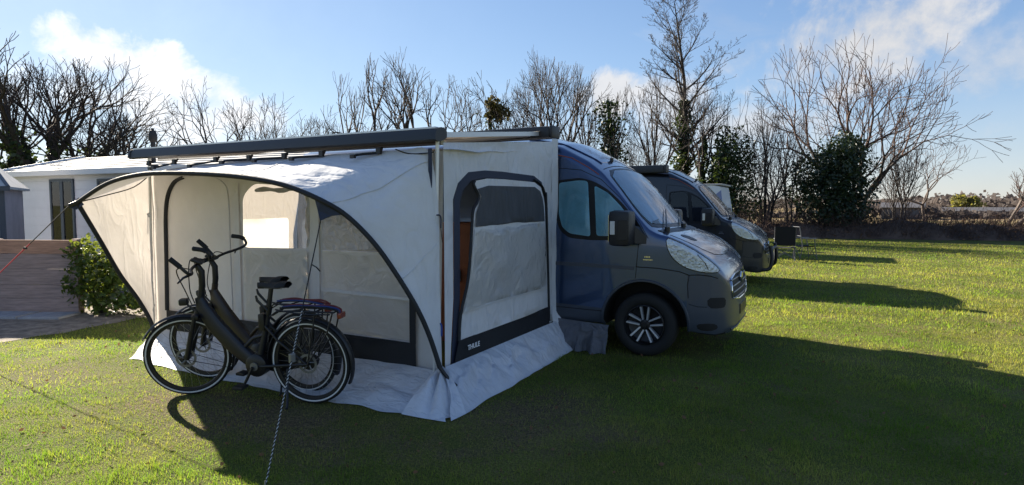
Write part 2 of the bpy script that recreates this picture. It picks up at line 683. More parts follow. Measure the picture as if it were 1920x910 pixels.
mat('caravan_blue', (0.20, 0.24, 0.42), 0.4)
mat('bark', (0.040, 0.032, 0.028), 0.9, var=0.35, vscale=8)
mat('bark_pale', (0.10, 0.08, 0.07), 0.9, var=0.3, vscale=8)
mat('twig', (0.042, 0.032, 0.028), 0.9)
mat('twig_red', (0.080, 0.048, 0.038), 0.9)
mat('ivy_leaf', (0.030, 0.052, 0.016), 0.5, trans=(0.25, (0.06, 0.09, 0.015)), var=0.4, vscale=2.5)
mat('holly_leaf', (0.022, 0.040, 0.018), 0.42, trans=(0.18, (0.04, 0.07, 0.015)), var=0.4, vscale=2.5)
mat('laurel_leaf', (0.052, 0.088, 0.018), 0.38, trans=(0.40, (0.20, 0.24, 0.025)), var=0.45, vscale=5)
mat('moss_leaf', (0.115, 0.095, 0.030), 0.7, trans=(0.3, (0.13, 0.11, 0.03)), var=0.3, vscale=3)
mat('willow_leaf', (0.15, 0.145, 0.04), 0.7, trans=(0.4, (0.3, 0.28, 0.05)), var=0.25, vscale=1.2)
mat('bramble', (0.085, 0.055, 0.040), 0.9, var=0.5, vscale=1.3)
mat('dead_leaf', (0.19, 0.105, 0.055), 0.9, trans=(0.25, (0.2, 0.11, 0.05)), var=0.4, vscale=2)
mat('far_wood', (0.11, 0.092, 0.085), 0.95, trans=(0.45, (0.11, 0.092, 0.085)), var=0.35, vscale=0.12)
mat('far_house', (0.065, 0.065, 0.075), 0.8)
mat('chair_fabric', (0.006, 0.007, 0.012), 0.85)
mat('chair_frame', (0.14, 0.145, 0.16), 0.35, metal=0.6)
mat('rope_white', (0.45, 0.45, 0.44), 0.8)
mat('rope_red', (0.55, 0.03, 0.05), 0.6)
mat('flue_black', (0.015, 0.015, 0.018), 0.6)

# ------------------------------------------------------------------ ground sheet
def ground_material():
    m = bpy.data.materials.new('ground_mat')
    m.use_nodes = True
    t = m.node_tree
    N = t.nodes
    L = t.links.new
    p = N['Principled BSDF']
    p.inputs['Roughness'].default_value = 0.95
    p.inputs['Specular IOR Level'].default_value = 0.1
    co = N.new('ShaderNodeTexCoord')

    def nse(sc, det=6, stretch=None, rough=0.6):
        n = N.new('ShaderNodeTexNoise')
        n.inputs['Scale'].default_value = sc
        n.inputs['Detail'].default_value = det
        n.inputs['Roughness'].default_value = rough
        if stretch:
            mp = N.new('ShaderNodeMapping')
            mp.inputs['Scale'].default_value = stretch
            mp.inputs['Rotation'].default_value = (0, 0, R(-12))
            L(co.outputs['Object'], mp.inputs[0])
            L(mp.outputs[0], n.inputs['Vector'])
        else:
            L(co.outputs['Object'], n.inputs['Vector'])
        return n.outputs['Fac']

    def ramp(fac, stops):
        r = N.new('ShaderNodeValToRGB')
        e = r.color_ramp.elements
        while len(e) < len(stops):
            e.new(0.5)
        for i, (q, c) in enumerate(stops):
            e[i].position = q
            e[i].color = (*c, 1)
        L(fac, r.inputs[0])
        return r.outputs[0]

    def mixc(f, a, b):
        n = N.new('ShaderNodeMix')
        n.data_type = 'RGBA'
        if isinstance(f, float): n.inputs[0].default_value = f
        else: L(f, n.inputs[0])
        L(a, n.inputs[6])
        L(b, n.inputs[7])
        return n.outputs[2]
    lawn = ramp(nse(1.1, 9), [(0.30, (0.075, 0.090, 0.024)), (0.5, (0.11, 0.118, 0.032)), (0.70, (0.165, 0.145, 0.06))])
    soil = ramp(nse(22, 6), [(0.3, (0.075, 0.055, 0.036)), (0.7, (0.18, 0.135, 0.085))])
    patch = ramp(nse(0.9, 7, rough=0.7), [(0.56, (0, 0, 0)), (0.70, (1, 1, 1))])
    near = mixc(patch, lawn, soil)
    # ground worn bare by feet round the tent: ragged ellipses
    rag = nse(2.6, 8, rough=0.7)
    for (cx, cy, rx, ry, am) in ((-1.0, -1.15, 2.4, 0.75, 0.9), (0.95, -0.1, 0.7, 1.1, 0.9), (-3.7, -1.3, 0.9, 0.8, 0.6), (0.2, -2.3, 1.0, 0.35, 0.5)):
        mp = N.new('ShaderNodeMapping')
        mp.inputs['Location'].default_value = (-cx / rx, -cy / ry, 0)
        mp.inputs['Scale'].default_value = (1 / rx, 1 / ry, 0)
        L(co.outputs['Object'], mp.inputs[0])
        ln_ = N.new('ShaderNodeVectorMath'); ln_.operation = 'LENGTH'
        L(mp.outputs[0], ln_.inputs[0])
        m1 = N.new('ShaderNodeMath'); m1.operation = 'MULTIPLY_ADD'
        L(rag, m1.inputs[0]); m1.inputs[1].default_value = 2.4
        m2 = N.new('ShaderNodeMath'); m2.operation = 'SUBTRACT'
        m2.inputs[0].default_value = -0.35
        L(ln_.outputs['Value'], m2.inputs[1])
        L(m2.outputs[0], m1.inputs[2])
        m3 = N.new('ShaderNodeMath'); m3.operation = 'MULTIPLY'; m3.use_clamp = True
        L(m1.outputs[0], m3.inputs[0]); m3.inputs[1].default_value = am * 2
        m4 = N.new('ShaderNodeMath'); m4.operation = 'MULTIPLY'; m4.inputs[1].default_value = am
        L(m3.outputs[0], m4.inputs[0])
        near = mixc(m4.outputs[0], near, soil)
    speck = ramp(nse(60, 4), [(0.40, (0.55, 0.55, 0.5)), (0.62, (1.25, 1.25, 1.1))])
    mul = N.new('ShaderNodeMix')
    mul.data_type = 'RGBA'
    mul.blend_type = 'MULTIPLY'
    mul.inputs[0].default_value = 1.0
    L(near, mul.inputs[6])
    L(speck, mul.inputs[7])
    field = ramp(nse(0.05, 5, (1, 7, 1)), [(0.36, (0.12, 0.14, 0.04)), (0.47, (0.30, 0.21, 0.12)), (0.58, (0.20, 0.15, 0.09)), (0.70, (0.36, 0.31, 0.19))])
    sx = N.new('ShaderNodeSeparateXYZ')
    L(co.outputs['Object'], sx.inputs[0])
    a = N.new('ShaderNodeMath'); a.operation = 'MULTIPLY_ADD'
    L(sx.outputs[0], a.inputs[0]); a.inputs[1].default_value = -0.215
    b = N.new('ShaderNodeMath'); b.operation = 'MULTIPLY_ADD'
    L(sx.outputs[1], b.inputs[0]); b.inputs[1].default_value = 0.976
    L(b.outputs[0], a.inputs[2])
    b.inputs[2].default_value = -30.0
    st = N.new('ShaderNodeMath'); st.operation = 'DIVIDE'; st.use_clamp = True
    L(a.outputs[0], st.inputs[0]); st.inputs[1].default_value = 2.5
    L(mixc(st.outputs[0], mul.outputs[2], field), p.inputs['Base Color'])
    bp = N.new('ShaderNodeBump')
    bp.inputs['Strength'].default_value = 0.6
    bp.inputs['Distance'].default_value = 0.03
    L(nse(35, 6), bp.inputs['Height'])
    L(bp.outputs[0], p.inputs['Normal'])
    return m


GM = ground_material()
GS = 1500
g = mesh('ground', [(-GS, -GS, 0), (GS, -GS, 0), (GS, GS, 0), (-GS, GS, 0)], [(0, 1, 2, 3)], GM)
tag(g, 'short mown campsite lawn running out to tan fields', 'lawn', kind='structure')

mat('earth', (0.15, 0.12, 0.095), 0.95, var=0.4, vscale=7, bump=0.7, bscale=25, bdist=0.02, col2=(0.28, 0.23, 0.18))


def lawn_edge(y):
    """x of the ragged edge between lawn and bare earth"""
    return -5.75 - 0.10 * y + 0.22 * nz(0.3, y, 0, 0.9) + 0.10 * nz(3, y, 0, 3.1)


ev = MB()
ev.grid(60, 10, lambda u, v: ((lambda y: (lawn_edge(y) - v * 3.2, y, 0.005 + 0.012 * v * (1 - v) * 4 + 0.006 * nz(v * 9, y * 3, 1)))(-6 + u * 14)))
tag(ev.build('earth_path', MAT['earth'], None, 60), 'strip of bare trodden earth along the plank fence', 'path', kind='structure')

# paving slabs in front of the fence
FDIR = Vector((0.90, 0.44, 0)).normalized()
FN = Vector((FDIR.y, -FDIR.x, 0))
FEND = Vector((-6.88, 0.66, 0))
for k in range(5):
    a = FEND - FDIR * (0.55 + k * 0.62)
    o = MB()
    z = 0.035 + 0.008 * (k % 2)
    o.rbox((0.01, 0, 0), (0.60, 0.42, z), 0.006)
    s = o.build('paving_slab', MAT['slab'])
    s.location = a + FN * 0.05 + Vector((0, 0, 0.008))
    s.location -= FDIR * 0.0
    s.rotation_euler = (0, 0, math.atan2(-FDIR.y, -FDIR.x) + math.pi)
    # slab lies on the camera side of the fence
    s.location += FN * 0.42 * 0 
    s.rotation_euler = (R(0.4), R(-0.3 + 0.3 * k), math.atan2(FDIR.y, FDIR.x) - 0.0)
    s.location = a + FN * 0.47 + Vector((0, 0, 0.010))
    names = ['nearest the green shrub', 'second from the green shrub', 'third from the green shrub', 'fourth from the green shrub', 'furthest from the green shrub']
    tag(s, 'grey paving slab below the plank fence, ' + names[k], 'paving slab', 'slabs below the fence')

# ------------------------------------------------------------------ plank fence
fence = thing('plank_fence', 'low weathered plank fence beside the green shrub', 'fence', FEND, math.atan2(FDIR.y, FDIR.x))
rng = random.Random(4)
zb = 0.03
hts = [0.215, 0.20, 0.235, 0.225, 0.205]
for r_, h in enumerate(hts):
    x = 0.0 - (0.03 if r_ % 2 else 0.0)
    lens = [1.9, 1.6, 1.9] if r_ % 2 else [1.2, 2.1, 2.1]
    for L_ in lens:
        o = MB()
        d = rng.uniform(-0.008, 0.008)
        o.rbox((-L_ / 2, -0.014, -h / 2 + 0.0005), (L_ / 2 - 0.004, 0.014, h / 2 - 0.003), 0.003)
        b = o.build('plank', MAT['board_brown_lit'] if (r_ in (1, 2, 4) and rng.random() < .65) else MAT['board_grey'], fence)
        b.location = (x - L_ / 2, d, zb + h / 2)
        b.rotation_euler = (0, rng.uniform(-.006, .006), 0)
        x -= L_
    zb += h
for px in (-0.06, -1.25, -2.9, -4.6):
    o = MB()
    o.rbox((px - 0.045, 0.03, 0), (px + 0.045, 0.12, 1.12), 0.005)
    o.build('fence_post', MAT['board_grey'], fence)


# ------------------------------------------------------------------ garden shed, far left
shed = thing('garden_shed', 'small mauve grey shed with pale felt roof behind the plank fence', 'shed', (-9.88, 1.02, 0), R(58))
o = MB(); o.box((-2.2, 0, 0), (0, 1.8, 1.90)); o.build('wall', MAT['shed_wall'], shed)
for k in range(9):
    o = MB(); o.box((-2.2, -0.014 + 0.001 * (k % 2), 0.03 + k * 0.208), (-0.02, -0.002, 0.03 + k * 0.208 + 0.198)); o.build('cladding_board', MAT['shed_wall'], shed)
o = MB(); o.box((-0.06, -0.03, 0), (0.02, 0.03, 1.90)); o.build('corner_post', MAT['frame_slate'], shed)
o = MB()
o.add([(-2.35, -0.12, 1.90), (0.10, -0.12, 1.90), (0.10, 1.92, 1.90), (-2.35, 1.92, 1.90), (-2.35, 0.9, 2.42), (-0.35, 0.9, 2.42),
       (-2.35, -0.12, 1.945), (0.10, -0.12, 1.945), (0.10, 1.92, 1.945), (-2.35, 1.92, 1.945), (-2.35, 0.9, 2.465), (-0.35, 0.9, 2.465)],
      [(6, 7, 11, 10), (8, 9, 10, 11), (7, 8, 11), (0, 1, 7, 6), (1, 2, 8, 7), (2, 3, 9, 8), (0, 3, 2, 1)])
rf = o.build('roof', MAT['shed_roof'], shed)
o = MB(); o.tube([(0.10, -0.13, 1.94), (-0.35, 0.9, 2.475)], 0.03, 6); o.build('hip_cap', MAT['frame_slate'], rf)
o = MB(); o.box((-2.35, -0.15, 1.87), (0.12, -0.122, 1.95)); o.build('fascia', MAT['frame_slate'], rf)

# ------------------------------------------------------------------ mobile home
home = thing('mobile_home', 'white mobile home with ribbed roof and dark patio door behind the tent', 'mobile home', (-14.3, 3.0, 0), R(3))
o = MB(); o.box((0, 0, 0.35), (8.6, 3.6, 2.40)); o.build('wall', MAT['home_white'], home)
for k in range(10):
    o = MB(); o.box((0.0, -0.012, 0.36 + k * 0.2), (8.6, -0.001 - 0.001 * (k % 2), 0.36 + k * 0.2 + 0.192)); o.build('cladding_board', MAT['home_white'], home)
o = MB(); o.box((0.05, 0.05, 0), (8.5, 3.5, 0.34)); o.build('plinth', MAT['frame_slate'], home)
# roof: rows of tile-effect sheet on the near slope, plain far slope
ro = MB()
ro.add([(-0.18, -0.2, 2.36), (8.8, -0.2, 2.36), (8.8, 1.8, 2.86), (-0.18, 1.8, 2.86), (8.8, 3.8, 2.36), (-0.18, 3.8, 2.36)],
       [(0, 1, 2, 3), (3, 2, 4, 5), (0, 3, 5), (1, 4, 2), (0, 5, 4, 1)])
roof = ro.build('roof', MAT['home_roof'], home)
for k in range(8):
    y0, y1 = -0.22 + k * 0.2525, -0.22 + (k + 1) * 0.2525 + 0.02
    z0, z1 = 2.365 + (y0 + 0.2) * 0.25, 2.365 + (y1 + 0.2) * 0.25
    o = MB()
    o.add([(-0.2, y0, z0 + 0.028), (8.82, y0, z0 + 0.028), (8.82, y1, z1 + 0.006), (-0.2, y1, z1 + 0.006),
           (-0.2, y0, z0), (8.82, y0, z0), (8.82, y1, z1 - 0.004), (-0.2, y1, z1 - 0.004)],
          [(0, 1, 2, 3), (4, 7, 6, 5), (0, 4, 5, 1), (1, 5, 6, 2), (2, 6, 7, 3), (3, 7, 4, 0)])
    o.build('roof_sheet', MAT['home_roof'], roof)
o = MB(); o.box((-0.21, -0.25, 2.27), (8.83, -0.222, 2.385)); o.build('gutter', MAT['home_trim'], home)
o = MB(); o.tube([(-0.21, -0.22, 2.40), (-0.21, 1.8, 2.90)], 0.035, 6); o.build('verge_trim', MAT['home_trim'], home)


def home_window(x0, x1, z0, z1, name, mullion=True):
    f = MB()
    t = 0.06
    f.box((x0, -0.05, z0), (x0 + t, -0.013, z1)).box((x1 - t, -0.05, z0), (x1, -0.013, z1))
    f.box((x0 + t, -0.05, z1 - t), (x1 - t, -0.013, z1)).box((x0 + t, -0.05, z0), (x1 - t, -0.013, z0 + t))
    if mullion:
        m_ = (x0 + x1) / 2
        f.box((m_ - 0.05, -0.052, z0 + t), (m_ + 0.05, -0.013, z1 - t))
    w = f.build(name, MAT['frame_slate'], home)
    c = MB(); c.grid(24, 1, lambda u, v: (x0 + t + u * (x1 - x0 - 2 * t), -0.02 + 0.006 * math.sin(u * 60), z0 + t + v * (z1 - z0 - 2 * t)))
    c.build('curtain', MAT['curtain'], w, 60)
    p = MB(); p.box((x0 + t, -0.036, z0 + t), (x1 - t, -0.032, z1 - t)); p.build('pane', MAT['glass'], w)


home_window(1.62, 2.50, 0.45, 2.20, 'patio_door')
home_window(3.35, 3.85, 1.55, 2.18, 'window', False)
home_window(5.0, 6.2, 1.15, 2.10, 'window')
fl = MB()
fl.lathe([(0.0, 0), (0.045, 0), (0.045, 0.95), (0.055, 0.96), (0.085, 1.0), (0.085, 1.10), (0.06, 1.19), (0.03, 1.20), (0.03, 1.24), (0.0, 1.24)], 14, Matrix.Rotation(R(90), 4, 'X'))
f_ = fl.build('flue_pipe', MAT['flue_black'], None, 40)
f_.location = (-9.62, 3.55, 1.98)
tag(f_, 'black stove flue with cowl rising from the mobile home roof', 'flue')

# ------------------------------------------------------------------ white caravan beyond the second van
cv = thing('white_caravan', 'white boxy caravan with blue panel parked beyond the dark van', 'caravan', (-0.18, 16.8, 0), 0)
o = MB()
o.prism([(-4.6, 0.35), (-0.10, 0.35), (0.06, 0.9), (0.02, 1.55), (-0.10, 2.24), (-0.35, 2.28), (-4.6, 2.28)], 0, 1.95)
o.build('body', MAT['caravan_white'], cv)
o = MB(); o.add([(-0.9, -0.012, 0.9), (0.0, -0.012, 0.9), (0.0, -0.012, 1.55), (-0.06, -0.012, 2.12), (-0.75, -0.012, 1.55)], [(0, 1, 2, 3, 4)]); o.build('side_panel', MAT['caravan_blue'], cv)
o = MB(); o.rbox((-2.4, -0.025, 1.25), (-1.3, -0.003, 1.85), 0.01); o.build('window', MAT['cab_dark'], cv)
for y in (0.12, 0.72, 1.32):
    o = MB(); o.rbox((0.02, y, 1.30), (0.065, y + 0.50, 1.95), 0.008, Matrix.Rotation(R(-6), 4, 'Y') @ Matrix.Translation((-0.16, 0, 0))); o.build('window', MAT['cab_dark'], cv)
o = MB(); o.rbox((-4.65, -0.02, 2.28), (-0.02, 1.97, 2.335), 0.015); o.build('roof', MAT['home_roof'], cv)
for x in (-2.3,):
    o = MB(); o.lathe([(0.0, -0.02), (0.20, -0.02), (0.31, 0.0), (0.31, 0.18), (0.0, 0.18)], 20, Matrix.Translation((x, 0.02, 0.31))); o.build('wheel', MAT['rubber'], cv, 40)
o = MB(); o.tube([(-0.05, 0.98, 0.42), (1.05, 0.98, 0.40)], 0.04, 6).tube([(1.0, 0.98, 0.42), (1.0, 0.98, 0.0)], 0.03, 6); o.build('drawbar', MAT['alu_grey'], cv)
# ------------------------------------------------------------------ far house and woods behind the hedge
fh = thing('farm_building', 'low pale grey building far behind the bare saplings', 'building', (10.5, 78, 0), R(-8))
o = MB(); o.box((-2.0, 0, 0), (2.0, 5, 1.35)); o.build('wall', MAT['far_house'], fh)
o = MB(); o.prism([(-0.4, 1.35), (5.4, 1.35), (2.5, 1.95)], -2.2, 2.2, 'x'); o.build('roof', MAT['far_house'], fh)
for x in (-1.3, 0.1, 1.3):
    o = MB(); o.box((x - 0.3, -0.03, 0.5), (x + 0.3, -0.005, 1.1)); o.build('window', MAT['frame_slate'], fh)
gh = thing('glasshouse', 'long low pale glasshouse on the far field', 'glasshouse', (18.5, 92, 0), R(-14))
o = MB(); o.box((-4, 0, 0), (6, 4, 0.85)); o.build('wall', MAT['far_house'], gh)
o = MB(); o.prism([(-0.2, 0.85), (4.2, 0.85), (2, 1.35)], -4.1, 6.1, 'x'); o.build('roof', MAT['far_house'], gh)

# ------------------------------------------------------------------ vegetation
def seg_mesh(name, segs, n, material, parent):
    """tubes for an array of segments (p0, p1, r0, r1), all in one mesh"""
    a = np.asarray(segs, dtype=np.float64)
    p0, p1, r0, r1 = a[:, 0:3], a[:, 3:6], a[:, 6], a[:, 7]
    d = p1 - p0
    d /= np.maximum(np.linalg.norm(d, axis=1, keepdims=True), 1e-9)
    ref = np.where(np.abs(d[:, 2:3]) > 0.9, np.array([[1.0, 0, 0]]), np.array([[0, 0, 1.0]]))
    u = np.cross(d, ref); u /= np.linalg.norm(u, axis=1, keepdims=True)
    w = np.cross(d, u)
    m = len(a)
    V = np.zeros((m, 2 * n, 3))
    for k in range(n):
        an = 2 * math.pi * k / n
        q = u * math.cos(an) + w * math.sin(an)
        V[:, k] = p0 + q * r0[:, None]
        V[:, n + k] = p1 + q * r1[:, None]
    idx = np.arange(m)[:, None] * 2 * n
    F = []
    for k in range(n):
        k2 = (k + 1) % n
        F.append(idx + np.array([[k, k2, n + k2, n + k]]))
    F = np.stack(F, 1).reshape(-1, 4)
    return np_mesh(name, V.reshape(-1, 3), F, material, parent, True)


def np_mesh(name, V, F, material, parent=None, smooth=False, color=None):
    me = bpy.data.meshes.new(name)
    nv, nf, k = len(V), len(F), F.shape[1]
    me.vertices.add(nv)
    me.vertices.foreach_set('co', V.astype(np.float32).ravel())
    me.loops.add(nf * k)
    me.loops.foreach_set('vertex_index', F.astype(np.int32).ravel())
    me.polygons.add(nf)
    me.polygons.foreach_set('loop_start', np.arange(0, nf * k, k, dtype=np.int32))
    me.polygons.foreach_set('loop_total', np.full(nf, k, dtype=np.int32))
    if smooth:
        me.polygons.foreach_set('use_smooth', np.ones(nf, dtype=bool))
    me.update(calc_edges=True)
    if color is not None:
        at = me.color_attributes.new('tint', 'FLOAT_COLOR', 'POINT')
        at.data.foreach_set('color', color.astype(np.float32).ravel())
    return link_mesh(name, me, material, parent)


def leaf_quads(name, centres, size, nrng, material, parent, droop=0.0, aspect=0.6):
    c = np.asarray(centres)
    n = len(c)
    a = nrng.normal(size=(n, 3)); a[:, 2] = a[:, 2] * 0.7 - droop
    a /= np.linalg.norm(a, axis=1, keepdims=True)
    b = nrng.normal(size=(n, 3))
    b -= a * (a * b).sum(1, keepdims=True)
    b /= np.linalg.norm(b, axis=1, keepdims=True)
    nn = np.cross(a, b)
    s = size * nrng.uniform(0.6, 1.35, (n, 1))
    V = np.stack([c - a * s * 0.5, c + b * s * aspect * 0.5 + nn * s * 0.08, c + a * s * 0.5, c - b * s * aspect * 0.5 + nn * s * 0.08], 1)
    F = np.arange(n * 4).reshape(n, 4)
    return np_mesh(name, V.reshape(-1, 3), F, material, parent)


class Tree:
    def __init__(s, seed, twig_r=0.009):
        s.r = random.Random(seed)
        s.limbs, s.twigs, s.tips, s.trunk, s.low = [], [], [], [], []
        s.tr = twig_r

    def grow(s, p, d, L, r, lvl, cfg, trop=None):
        R_ = s.r
        maxl = cfg['levels']
        n = 6 if lvl <= 1 else (4 if lvl == 2 else 3)
        wob = cfg.get('wob', 0.16) * (1 + 0.25 * lvl)
        up = cfg.get('up', 0.10) if lvl > 0 else 0.0
        pts = [(p, r)]
        q, dd, rr = p, d, r
        end = cfg.get('tip', 0.35) if lvl < maxl else 0.5
        for i in range(n):
            dd = Vector((dd.x + R_.uniform(-wob, wob), dd.y + R_.uniform(-wob, wob), dd.z + R_.uniform(-wob, wob) * 0.8 + up))
            if cfg.get('lean') is not None and lvl >= 1:
                dd += Vector(cfg['lean'])
            dd.normalize()
            q2 = q + dd * (L / n)
            r2 = max(s.tr, r * (1 - (1 - end) * (i + 1) / n))
            (s.limbs if lvl <= cfg.get('limb_lvl', 1) else s.twigs).append((q.x, q.y, q.z, q2.x, q2.y, q2.z, rr, r2))
            if lvl == 0: s.trunk.append((q.x, q.y, q.z, q2.x, q2.y, q2.z, rr, r2)); s.low.append(s.trunk[-1])
            q, rr = q2, r2
            pts.append((q, rr))
        if lvl >= maxl:
            s.tips.append(q)
            return
        nc = cfg['n'][lvl]
        nc = max(1, int(round(nc * R_.uniform(0.8, 1.2))))
        lo = cfg['start'][lvl]
        for k in range(nc):
            t = lo + (1 - lo) * (k + R_.random()) / nc
            f = t * n
            i = min(int(f), n - 1)
            a, b = pts[i][0], pts[i + 1][0]
            pos = a.lerp(b, f - i)
            rad = pts[i][1] * (1 - (f - i)) + pts[i + 1][1] * (f - i)
            td = (b - a).normalized()
            ax = td.orthogonal().normalized()
            ax.rotate(Matrix.Rotation(k * 2.4 + R_.uniform(-0.7, 0.7), 3, td))
            ang = R(R_.uniform(*cfg['ang'][lvl]))
            nd = td * math.cos(ang) + ax * math.sin(ang)
            Lc = L * cfg['ratio'][lvl] * R_.uniform(0.7, 1.15) * (1 - cfg.get('fall', 0.35) * t)
            s.grow(pos, nd, Lc, max(s.tr, min(rad * 0.75, rad * cfg.get('rr', 0.6) + 0.002)), lvl + 1, cfg)


def fork(T, p, d, L, r, lvl, c):
    """forking growth: every shoot splits at its end, so all tips end on a rounded crown"""
    R_ = T.r
    n = 4 if lvl < 3 else 3
    wob = c.get('wob', 0.13) * (1 + 0.16 * lvl)
    q, dd, rr = p, d, r
    up = c.get('up', 0.05) * (1 if lvl else 0)
    lean = c.get('lean')
    for i in range(n):
        dd = Vector((dd.x + R_.uniform(-wob, wob), dd.y + R_.uniform(-wob, wob), dd.z + R_.uniform(-wob, wob) * 0.8 + up))
        if lean and lvl: dd += Vector(lean)
        dd.normalize()
        q2 = q + dd * (L / n)
        r2 = max(T.tr, r * (1 - 0.14 * (i + 1) / n))
        sg = (q.x, q.y, q.z, q2.x, q2.y, q2.z, rr, r2)
        (T.limbs if lvl <= 2 else T.twigs).append(sg)
        if lvl == 0: T.trunk.append(sg)
        if lvl <= 1: T.low.append(sg)
        q, rr = q2, r2
        # side shoots
        if lvl >= c.get('side_from', 2) and R_.random() < c.get('side', 0.35) and lvl < c['levels']:
            ax = dd.orthogonal().normalized()
            ax.rotate(Matrix.Rotation(R_.uniform(0, 6.28), 3, dd))
            a = R(R_.uniform(30, 60))
            fork(T, q, (dd * math.cos(a) + ax * math.sin(a)).normalized(), L * R_.uniform(0.45, 0.8), max(T.tr, rr * 0.5), max(lvl + 2, c['levels'] - 2), c)
    if lvl >= c['levels']:
        return
    k = 3 if R_.random() < (c.get('tri', 0.3) if lvl else c.get('tri0', 0.9)) else 2
    ax0 = dd.orthogonal().normalized()
    ax0.rotate(Matrix.Rotation(R_.uniform(0, 6.28), 3, dd))
    for m in range(k):
        ax = ax0.copy()
        ax.rotate(Matrix.Rotation(2 * math.pi * m / k + R_.uniform(-0.4, 0.4), 3, dd))
        a = R(R_.uniform(*c['ang'])) * (c.get('open', 1.25) if lvl == 0 else 1)
        nd = (dd * math.cos(a) + ax * math.sin(a)).normalized()
        fork(T, q, nd, L * R_.uniform(*c['ratio']) * (c.get('first', 1) if lvl == 0 else 1), max(T.tr, rr * (0.74 if k == 2 else 0.64)), lvl + 1, c)


LEADER = dict(kind='leader', levels=4, n=[30, 8, 6, 4], start=[0.28, 0.15, 0.15, 0.2], ang=[(28, 55), (20, 45), (20, 50), (20, 50)], ratio=[0.34, 0.55, 0.5, 0.5], up=0.14, fall=0.55, wob=0.08, tip=0.10, limb_lvl=1)
FAN = dict(levels=7, ang=(12, 28), ratio=(0.74, 0.94), up=0.045, side=0.16, tri=0.22, open=1.5, side_from=3, first=0.62)
ROUND = dict(levels=7, ang=(18, 38), ratio=(0.72, 0.94), up=0.035, side=0.16, tri=0.20, open=1.5, side_from=3, first=0.62)
SPREAD = dict(levels=7, ang=(14, 33), ratio=(0.76, 0.96), up=0.02, side=0.14, tri=0.16, open=1.3, wob=0.11, side_from=3)
STEM = dict(levels=5, ang=(9, 24), ratio=(0.62, 0.85), up=0.06, side=0.40, side_from=0, tri=0.1, tri0=0.3, wob=0.08)
BUSHY = dict(levels=7, ang=(18, 44), ratio=(0.72, 0.92), up=0.02, side=0.28, tri=0.3, open=1.4, wob=0.20)


def ivy_on(limbs, nrng, zmax, thick, n, zmin=0.2, seed_=0.0):
    seg = [l for l in limbs if min(l[2], l[5]) < zmax]
    if not seg:
        return np.zeros((0, 3))
    a = np.asarray(seg)
    w = np.linalg.norm(a[:, 3:6] - a[:, 0:3], axis=1) * (0.3 + a[:, 6] / a[:, 6].max())
    i = nrng.choice(len(a), n, p=w / w.sum())
    t = nrng.random((n, 1))
    c = a[i, 0:3] * (1 - t) + a[i, 3:6] * t
    off = nrng.normal(size=(n, 3))
    off /= np.linalg.norm(off, axis=1, keepdims=True)
    lump = np.array([0.22 + 1.7 * abs(nz(q[0] * 0.6 + seed_, q[1], q[2], 1.05)) for q in c])[:, None]
    fade = np.clip((zmax - c[:, 2:3]) / (0.16 * zmax) + 0.3, 0.25, 1)
    c = c + off * thick * lump * fade * np.sqrt(nrng.random((n, 1)))
    k = (c[:, 2] < zmax) & (c[:, 2] > zmin)
    return c[k]


TREE_N = [0]


